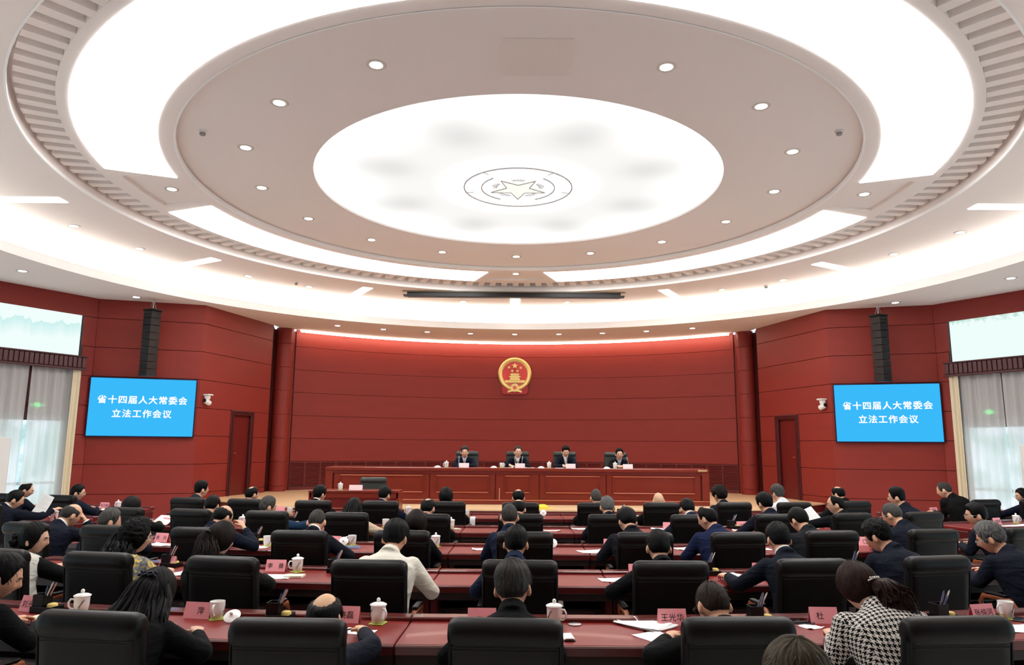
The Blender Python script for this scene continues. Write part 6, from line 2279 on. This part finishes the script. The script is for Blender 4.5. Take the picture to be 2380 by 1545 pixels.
def finish_people():
    bpy.context.view_layer.update()
    dg = bpy.context.evaluated_depsgraph_get()
    done = []
    for o, m, extra in QUEUE:
        ev = o.evaluated_get(dg)
        me = bpy.data.meshes.new_from_object(ev)
        done.append(me)
    for (o, m, extra), me in zip(QUEUE, done):
        if extra is not None and extra.v:
            nv = len(me.vertices)
            co = np.empty(nv * 3, np.float32)
            me.vertices.foreach_get('co', co)
            bm = bmesh.new()
            bm.from_mesh(me)
            t = bpy.data.meshes.new('t')
            t.from_pydata(extra.v, [], extra.f)
            bm.from_mesh(t)
            bm.to_mesh(me)
            bm.free()
            bpy.data.meshes.remove(t)
        me.polygons.foreach_set('use_smooth', [True] * len(me.polygons))
        me.materials.clear()
        me.materials.append(m)
        old = o.data
        me.name = o.name
        o.modifiers.clear()
        o.data = me
        bpy.data.meshes.remove(old)
PEOPLE = [
    ('A', 0, -3.033, 4.350, 1.235, {'yaw': -52, 'pitch': 22, 'style': 'short', 'hair': 'black', 'coat': (17, 18, 20), 'label': 'man in a black jacket at the left edge of the nearest row'}),
    ('A', 1, -2.097, 4.270, 1.170, {'yaw': -6, 'pitch': 26, 'style': 'long', 'hair': 'black', 'len': 0.46, 'coat': (17, 18, 20), 'clip': ('beads', (24, 28, 44)), 'ra': 'wide', 'label': 'woman with long wavy black hair and a beaded clip', 'wisps': 120, 'skin': (216, 172, 146)}),
    ('A', 2, -1.091, 4.120, 1.078, {'yaw': -6, 'pitch': 16, 'style': 'tonsure', 'hair': 'black', 'coat': (38, 45, 58), 'skin': (228, 184, 146), 'ra': 'reach', 'label': 'man with a bald crown and dark hair at the sides, nearest row'}),
    ('A', 3, -0.068, 4.100, 1.245, {'yaw': -6, 'pitch': 16, 'roll': -4, 'style': 'thick', 'hair': 'greyblack', 'coat': (17, 18, 20), 'collar_h': 0.04, 'la': 'wide', 'wide': 1.05, 'label': 'grey-haired man in a black jacket in the middle of the nearest row'}),
    ('A', 4, 1.045, 4.190, 1.142, {'yaw': 10, 'pitch': 30, 'style': 'buzz', 'hair': 'thin', 'glasses': 'dark', 'coat': (22, 27, 27), 'la': 'wide', 'label': 'man with a buzz cut and dark spectacles in the nearest row'}),
    ('A', 5, 1.912, 4.310, 1.223, {'yaw': 14, 'pitch': 28, 'style': 'pony', 'hair': 'redbrown', 'swing': (0.07, -0.04), 'coat': 'HOUND', 'coat_name': 'jacket', 'clip': ('pearls', (226, 222, 212)), 'la': 'wide', 'wide': 1.2, 'label': 'woman in a houndstooth jacket with a reddish brown ponytail', 'skin': (222, 180, 154)}),
    ('B', 0, -4.102, 6.290, 1.205, {'yaw': -62, 'pitch': 10, 'style': 'bun', 'hair': 'black', 'coat': (15, 15, 16), 'vest': (206, 204, 196), 'label': 'woman with a hair bun in a white vest over black', 'skin': (220, 176, 150), 'ra': ((0.26, 0.2, 0.75), (0.02, 0.4, 0.79))}),
    ('B', 1, -3.161, 6.140, 1.244, {'yaw': -48, 'pitch': 10, 'style': 'curly', 'hair': 'black', 'len': 0.2, 'coat': 'FLORAL', 'glasses': 'silver', 'label': 'woman with thick curly hair in a grey and yellow floral top', 'skin': (218, 174, 148)}),
    ('B', 2, -2.403, 5.970, 1.252, {'yaw': -28, 'pitch': 14, 'style': 'halfup', 'hair': 'brown', 'coat': (24, 22, 24), 'clip': ('slide', (20, 20, 22)), 'label': 'woman with dark hair held by a curved slide', 'skin': (218, 174, 148)}),
    ('B', 3, -0.989, 5.860, 1.286, {'yaw': -8, 'pitch': 24, 'style': 'thick', 'hair': 'black', 'coat': (226, 222, 210), 'coat_name': 'shirt', 'ra': ((0.4, 0.12, 0.75), (0.22, 0.4, 0.8)), 'wide': 1.08, 'label': 'man in a white shirt in the second row'}),
    ('B', 4, -0.037, 5.900, 1.249, {'yaw': -10, 'pitch': 12, 'style': 'short', 'hair': 'black', 'coat': (36, 48, 76), 'shirt': (40, 54, 84), 'la': 'wide', 'label': 'man in a slate blue jacket in the middle of the second row'}),
    ('B', 5, 1.090, 5.910, 1.223, {'yaw': -4, 'pitch': 20, 'style': 'short', 'hair': 'black', 'coat': (19, 21, 26), 'la': ((-0.38, 0.12, 0.75), (-0.18, 0.4, 0.8)), 'label': 'black-haired man in a black jacket right of the middle, second row', 'skin': (210, 166, 138)}),
    ('B', 6, 2.109, 6.090, 1.272, {'yaw': -2, 'pitch': 18, 'style': 'short', 'hair': 'black', 'coat': (24, 31, 44), 'shirt': (236, 236, 232), 'la': ((-0.36, 0.2, 0.78), (-0.34, 0.48, 0.8)), 'label': 'man in a dark suit with a white shirt collar, second row'}),
    ('B', 7, 3.021, 6.280, 1.277, {'yaw': 28, 'pitch': 26, 'style': 'tousled', 'hair': 'black', 'glasses': 'silver', 'coat': (24, 29, 44), 'wide': 1.08, 'la': 'near', 'label': 'man with silver spectacles bending forward, second row'}),
    ('B', 8, 4.120, 6.510, 1.241, {'yaw': 36, 'pitch': 24, 'style': 'tousled', 'hair': 'grey', 'glasses': 'silver', 'coat': (24, 29, 44), 'wide': 1.08, 'label': 'grey-haired man with spectacles at the right end of the second row'}),
    ('C', 0, -4.946, 8.210, 1.221, {'yaw': -26, 'pitch': 26, 'style': 'dome', 'hair': 'greyblack', 'coat': (24, 29, 44), 'shirt': (236, 236, 232), 'ra': 'face', 'wide': 1.06, 'label': 'balding man resting his forehead on his hand, third row'}),
    ('C', 1, -4.386, 7.970, 1.184, {'yaw': -36, 'pitch': 12, 'style': 'short', 'hair': 'salt', 'coat': (24, 29, 44), 'label': 'man with short grey hair at the left of the third row'}),
    ('C', 2, -3.133, 7.870, 1.245, {'yaw': -22, 'pitch': 26, 'style': 'dome', 'hair': 'black', 'glasses': 'dark', 'coat': (30, 36, 54), 'ra': ((0.34, 0.26, 0.8), (0.14, 0.36, 0.98)), 'wide': 1.1, 'label': 'bald-crowned man in a navy suit touching his face, third row'}),
    ('C', 3, -2.082, 7.660, 1.225, {'yaw': 6, 'pitch': 30, 'style': 'buzz', 'hair': 'greyblack', 'coat': (26, 30, 42), 'shirt': (236, 236, 232), 'ra': ((0.37, 0.16, 0.75), (0.2, 0.42, 0.8)), 'label': 'man with cropped hair and a white collar writing, third row'}),
    ('C', 4, -1.064, 7.710, 1.211, {'yaw': -14, 'pitch': 14, 'style': 'bob', 'hair': 'brown', 'coat': (17, 18, 20), 'label': 'woman with a brown bob in the third row', 'skin': (218, 174, 148)}),
    ('C', 5, -0.096, 7.660, 1.292, {'yaw': 4, 'pitch': 8, 'style': 'buzz', 'hair': 'greyblack', 'coat': (26, 36, 62), 'la': 'wide', 'label': 'crop-haired man in a blue jacket in the middle of the third row'}),
    ('C', 6, 1.129, 7.710, 1.244, {'yaw': 10, 'pitch': 34, 'style': 'thick', 'hair': 'black', 'coat': (24, 27, 36), 'la': ((-0.37, 0.14, 0.75), (-0.2, 0.42, 0.8)), 'wide': 1.08, 'label': 'man with thick black hair bowing low over the third row'}),
    ('C', 7, 1.983, 7.780, 1.275, {'yaw': 38, 'pitch': 20, 'style': 'thinning', 'hair': 'black', 'coat': (30, 40, 78), 'la': 'wide', 'wide': 1.08, 'label': 'man in a bright navy suit looking left, third row'}),
    ('C', 8, 3.020, 7.980, 1.245, {'yaw': 16, 'pitch': 28, 'style': 'short', 'hair': 'black', 'coat': (33, 36, 41), 'wide': 1.05, 'label': 'man in a charcoal suit bowing, right in the third row'}),
    ('C', 9, 4.147, 8.210, 1.290, {'yaw': 24, 'pitch': 24, 'style': 'buzz', 'hair': 'salt', 'glasses': 'silver', 'coat': (24, 29, 44), 'wide': 1.05, 'label': 'man with cropped grey hair and spectacles, third row'}),
    ('C', 10, 5.211, 8.420, 1.273, {'yaw': 54, 'pitch': 10, 'style': 'parted', 'hair': 'black', 'glasses': 'silver', 'coat': (24, 29, 44), 'wide': 1.05, 'label': 'man with swept black hair and spectacles looking left, third row'}),
    ('D', 0, -7.224, 10.650, 1.201, {'yaw': -40, 'pitch': 20, 'style': 'short', 'hair': 'black', 'coat': (24, 29, 44), 'shirt': (236, 236, 232), 'ra': ((0.24, 0.36, 0.82), (0.2, 0.58, 0.9)), 'wide': 1.05, 'label': 'man holding up a printed sheet at the far left'}),
    ('D', 1, -5.252, 10.080, 1.161, {'yaw': -10, 'pitch': 20, 'style': 'bob', 'hair': 'black', 'coat': (17, 18, 20), 'label': 'woman with a black bob left in the fourth row'}),
    ('D', 2, -4.089, 9.930, 1.196, {'yaw': 6, 'pitch': 16, 'style': 'short', 'hair': 'black', 'coat': (17, 18, 20), 'label': 'black-haired man before the bald-crowned man, fourth row'}),
    ('D', 3, -3.283, 9.750, 1.203, {'yaw': -42, 'pitch': 12, 'style': 'short', 'hair': 'salt', 'coat': (40, 68, 100), 'shirt': (40, 48, 84), 'ra': ((0.38, 0.2, 0.8), (0.5, 0.42, 0.92)), 'label': 'grey-haired man in a blue denim jacket, fourth row'}),
    ('D', 4, -2.117, 9.590, 1.199, {'yaw': 0, 'pitch': 22, 'style': 'long', 'hair': 'black', 'len': 0.26, 'coat': (206, 184, 158), 'ra': ((0.37, 0.08, 0.76), (0.36, 0.36, 0.8)), 'coat_name': 'coat', 'label': 'long-haired woman in a beige coat, fourth row'}),
    ('D', 5, -1.143, 9.470, 1.220, {'yaw': -12, 'pitch': 16, 'style': 'thinning', 'hair': 'black', 'coat': (17, 18, 20), 'label': 'man with a thinning crown left of the middle, fourth row'}),
    ('D', 6, 0.017, 9.550, 1.212, {'yaw': -6, 'pitch': 22, 'style': 'crown', 'hair': 'black', 'coat': (26, 30, 40), 'label': 'man with a small bald patch in the middle of the fourth row'}),
    ('D', 7, 1.168, 9.580, 1.245, {'yaw': 0, 'pitch': 16, 'style': 'short', 'hair': 'grey', 'coat': (24, 29, 44), 'label': 'grey-haired man right of the middle, fourth row'}),
    ('D', 8, 2.221, 9.640, 1.222, {'yaw': 0, 'pitch': 30, 'style': 'short', 'hair': 'black', 'coat': (36, 50, 76), 'shirt': (236, 236, 232), 'label': 'bowed man with a white collar right of the middle, fourth row'}),
    ('D', 9, 3.293, 9.820, 1.284, {'yaw': 12, 'pitch': 14, 'style': 'thick', 'hair': 'black', 'coat': (24, 29, 44), 'wide': 1.08, 'la': 'wide', 'label': 'black-haired man in a dark suit before a name card, fourth row'}),
    ('D', 10, 4.333, 10.050, 1.260, {'yaw': 62, 'pitch': 6, 'style': 'thinning', 'hair': 'black', 'glasses': 'dark', 'coat': (20, 22, 28), 'la': ((-0.3, 0.34, 0.83), (-0.34, 0.54, 0.92)), 'label': 'man with dark spectacles in profile holding a white sheet'}),
    ('D', 11, 5.320, 10.330, 1.344, {'yaw': 44, 'pitch': 8, 'style': 'flat', 'hair': 'black', 'coat': (24, 29, 44), 'wide': 1.05, 'label': 'man with a flat-top haircut right in the fourth row'}),
    ('E', 0, -8.369, 12.610, 1.211, {'yaw': -50, 'pitch': 18, 'style': 'thinning', 'hair': 'black', 'glasses': 'silver', 'coat': (24, 29, 44), 'label': 'man with spectacles before the left curtains'}),
    ('E', 1, -7.294, 12.290, 1.198, {'yaw': -56, 'pitch': 10, 'style': 'short', 'hair': 'black', 'glasses': 'silver', 'coat': (26, 33, 50), 'shirt': (236, 236, 232), 'wide': 1.1, 'label': 'man with spectacles in profile, left in the front row'}),
    ('E', 2, -5.083, 11.920, 1.287, {'yaw': -34, 'pitch': 2, 'style': 'flat', 'hair': 'black', 'coat': (48, 54, 62), 'wide': 1.05, 'label': 'man with upright black hair in a grey jacket, front row'}),
    ('E', 3, -4.200, 11.740, 1.227, {'yaw': -26, 'pitch': 8, 'style': 'thinning', 'hair': 'black', 'coat': (17, 18, 20), 'label': 'dark-haired man before the left end of the stage'}),
    ('E', 4, -3.072, 11.540, 1.252, {'yaw': -26, 'pitch': 6, 'style': 'parted', 'hair': 'black', 'coat': (17, 18, 20), 'shirt': (236, 236, 232), 'label': 'black-haired man in front of the speaking desk, left side'}),
    ('E', 5, -2.048, 11.510, 1.248, {'yaw': -22, 'pitch': 12, 'style': 'short', 'hair': 'black', 'coat': (24, 33, 62), 'ra': 'wide', 'label': 'man in navy blue in front of the speaking desk, right side'}),
    ('E', 6, -1.091, 11.490, 1.236, {'yaw': -8, 'pitch': 8, 'style': 'bob', 'hair': 'black', 'coat': (17, 18, 20), 'label': 'person with a rounded black bob in the front row'}),
    ('E', 7, 0.035, 11.400, 1.236, {'yaw': 4, 'pitch': 14, 'style': 'crown', 'hair': 'black', 'coat': (17, 18, 20), 'label': 'black-haired man with a bald spot in the middle of the front row'}),
    ('E', 8, 1.242, 11.470, 1.234, {'yaw': 6, 'pitch': 6, 'style': 'buzz', 'hair': 'salt', 'coat': (17, 18, 20), 'label': 'man with cropped grey hair in the front row'}),
    ('E', 9, 2.239, 11.600, 1.188, {'yaw': 0, 'pitch': 14, 'style': None, 'coat': (17, 18, 20), 'skin': (222, 180, 146), 'label': 'completely bald man in the front row'}),
    ('E', 10, 3.245, 11.770, 1.266, {'yaw': 22, 'pitch': 6, 'style': 'curlytop', 'hair': 'brown', 'coat': (26, 34, 50), 'label': 'person with tousled curly brown hair in the front row'}),
    ('E', 11, 4.223, 11.900, 1.293, {'yaw': 14, 'pitch': 8, 'style': 'tousled', 'hair': 'salt', 'coat': (222, 226, 232), 'coat_name': 'shirt', 'label': 'grey-haired man in a white shirt in the front row'}),
    ('E', 12, 5.363, 12.260, 1.269, {'yaw': 24, 'pitch': 14, 'style': 'crown', 'hair': 'black', 'coat': (24, 24, 26), 'la': 'wide', 'label': 'man with a bald spot behind the man in profile'}),
    ('E', 13, 7.340, 12.610, 1.338, {'yaw': 32, 'pitch': 18, 'style': 'buzz', 'hair': 'greyblack', 'coat': (21, 21, 21), 'wide': 1.16, 'k': 1.14, 'label': 'broad man in a black jacket rising at the right'}),
    ('E', 14, 8.853, 12.880, 1.218, {'yaw': 64, 'pitch': 10, 'style': 'short', 'hair': 'black', 'glasses': 'silver', 'coat': (24, 26, 48), 'label': 'man with spectacles at the right edge of the front row'}),
]
SPECIAL = {'HOUND': houndstooth, 'FLORAL': floral}
for q, (r, i, wx, wy, wz, d) in enumerate(PEOPLE):
    cx, cy, rz = CH[(r, i)]
    c, s = math.cos(rz), math.sin(rz)
    lx = (wx - cx) * c + (wy - cy) * s
    ly = -(wx - cx) * s + (wy - cy) * c
    sp = dict(d)
    if sp['coat'] in SPECIAL:
        sp['coat'] = SPECIAL[sp['coat']]()
    sp.update(x=cx, y=cy, rz=rz, head=(lx, ly, wz), px=lx * 0.45, seed=q + 1, fine=r in 'AB')
    o = person(sp)
# someone in the row behind the camera line, only the top of the head shows
ch = dup(chair0)
ch.location, ch.rotation_euler = (0.94, 1.95, 0), (0, 0, 0)
tag(ch, 'black leather conference chair of the person at the bottom edge', 'chair', 'audience chairs')
person(dict(x=0.94, y=1.95, rz=0.0, head=(-0.12, 0.44, 1.262), pitch=18, yaw=0, style='thick', hair='ash', coat=(20, 20, 22), seed=77, fine=True, la='lap', ra='lap',
            label='person of whom only the light-streaked hair shows at the bottom edge'))
# four speakers on the rostrum
for i, (x, top, yaw, pit, st, hr, ct, fr, gl, lb) in enumerate((
        (-1.17, 1.88, 6, 8, 'parted', 'greyblack', (24, 30, 50), (186, 194, 206), 'silver', 'leftmost seated speaker on the rostrum, leaning on folded arms'),
        (0.08, 1.89, 8, 4, 'swept', 'greyblack', (22, 26, 40), (214, 216, 218), 'silver', 'seated speaker talking into two microphones'),
        (1.20, 1.91, 2, 24, 'parted', 'black', (28, 34, 46), (232, 232, 230), 'silver', 'third seated speaker on the rostrum, looking down'),
        (2.46, 1.86, -2, 10, 'short', 'black', (18, 19, 20), (170, 180, 196), 'silver', 'rightmost seated speaker on the rostrum, in black'))):
    la = ra = 'near'
    if i == 1:
        ra = ((0.30, 0.34, 0.82), (0.18, 0.50, 0.80))
    person(dict(x=x, y=17.40, z=ZST, rz=PI, head=(0.0, 0.24, top - ZST), yaw=yaw, pitch=pit, style=st, hair=hr, coat=ct, front=fr, glasses=gl, face=True, label=lb, group='speakers on the rostrum',
                seed=90 + i, fine=False, la=la, ra=ra, dz=0.045, shirt=fr, skin=(232, 184, 154), wisps=40))
finish_people()


def held_sheet(loc, rot, w, l, label):
    mb = MB()
    rings = []
    for j in range(7):
        f = j / 6
        z = (f - 0.5) * l
        y = 0.012 * math.sin(f * PI)
        rings.append([(-w / 2, y - 0.0006, z), (w / 2, y - 0.0006, z), (w / 2, y + 0.0006, z), (-w / 2, y + 0.0006, z)])
    o = mb.loft(rings).build('printed_sheet', M_PAPER, None, True, 60)
    o.location, o.rotation_euler = loc, rot
    tag(o, label, 'paper', 'sheets held in the hand')
    pr = MB()
    for k in range(12):
        z = l * (0.40 - 0.055 * k)
        pr.box(-w * 0.4, w * (0.4 if k % 4 else 0.1), -0.0012 + 0.012 * math.sin((z / l + 0.5) * PI), 0.0 + 0.012 * math.sin((z / l + 0.5) * PI), z, z + l * 0.010)
    pr.build('printed_lines', mat('grey_print', (196, 196, 196), 0.8), o)
    return o


held_sheet((-6.88, 10.75, 0.99), (-0.35, 0.28, -0.25), 0.21, 0.29, 'printed white sheet held up by the man at far left')
held_sheet((4.10, 10.22, 0.93), (-0.75, -0.25, 0.5), 0.24, 0.32, 'large white sheet held by the man in profile with dark spectacles')
# ------------------------------------------------------------------ lettering to meshes
bpy.context.view_layer.update()
dg = bpy.context.evaluated_depsgraph_get()
for o, parent, M, bold in TEXTS:
    me = bpy.data.meshes.new_from_object(o.evaluated_get(dg))
    if bold:
        vs = [v.co.copy() for v in me.vertices]
        fs = [tuple(p.vertices) for p in me.polygons]
        mb = MB()
        for k, (dx, dy) in enumerate(((-1, 0), (1, 0), (0, 0.9), (0, -0.9), (0, 0))):
            mb.add([(v.x + dx * bold, v.y + dy * bold, v.z + 0.0004 * k) for v in vs], fs)
        m2 = mb.mesh('lettering')
        m2.materials.append(me.materials[0])
        me = m2
    nm = o.name.split('.')[0]
    n = bpy.data.objects.new('lettering_mesh', me)
    COL.objects.link(n)
    n.parent = parent
    n.matrix_local = M
    cu = o.data
    bpy.data.objects.remove(o)
    bpy.data.curves.remove(cu)
    n.name = nm
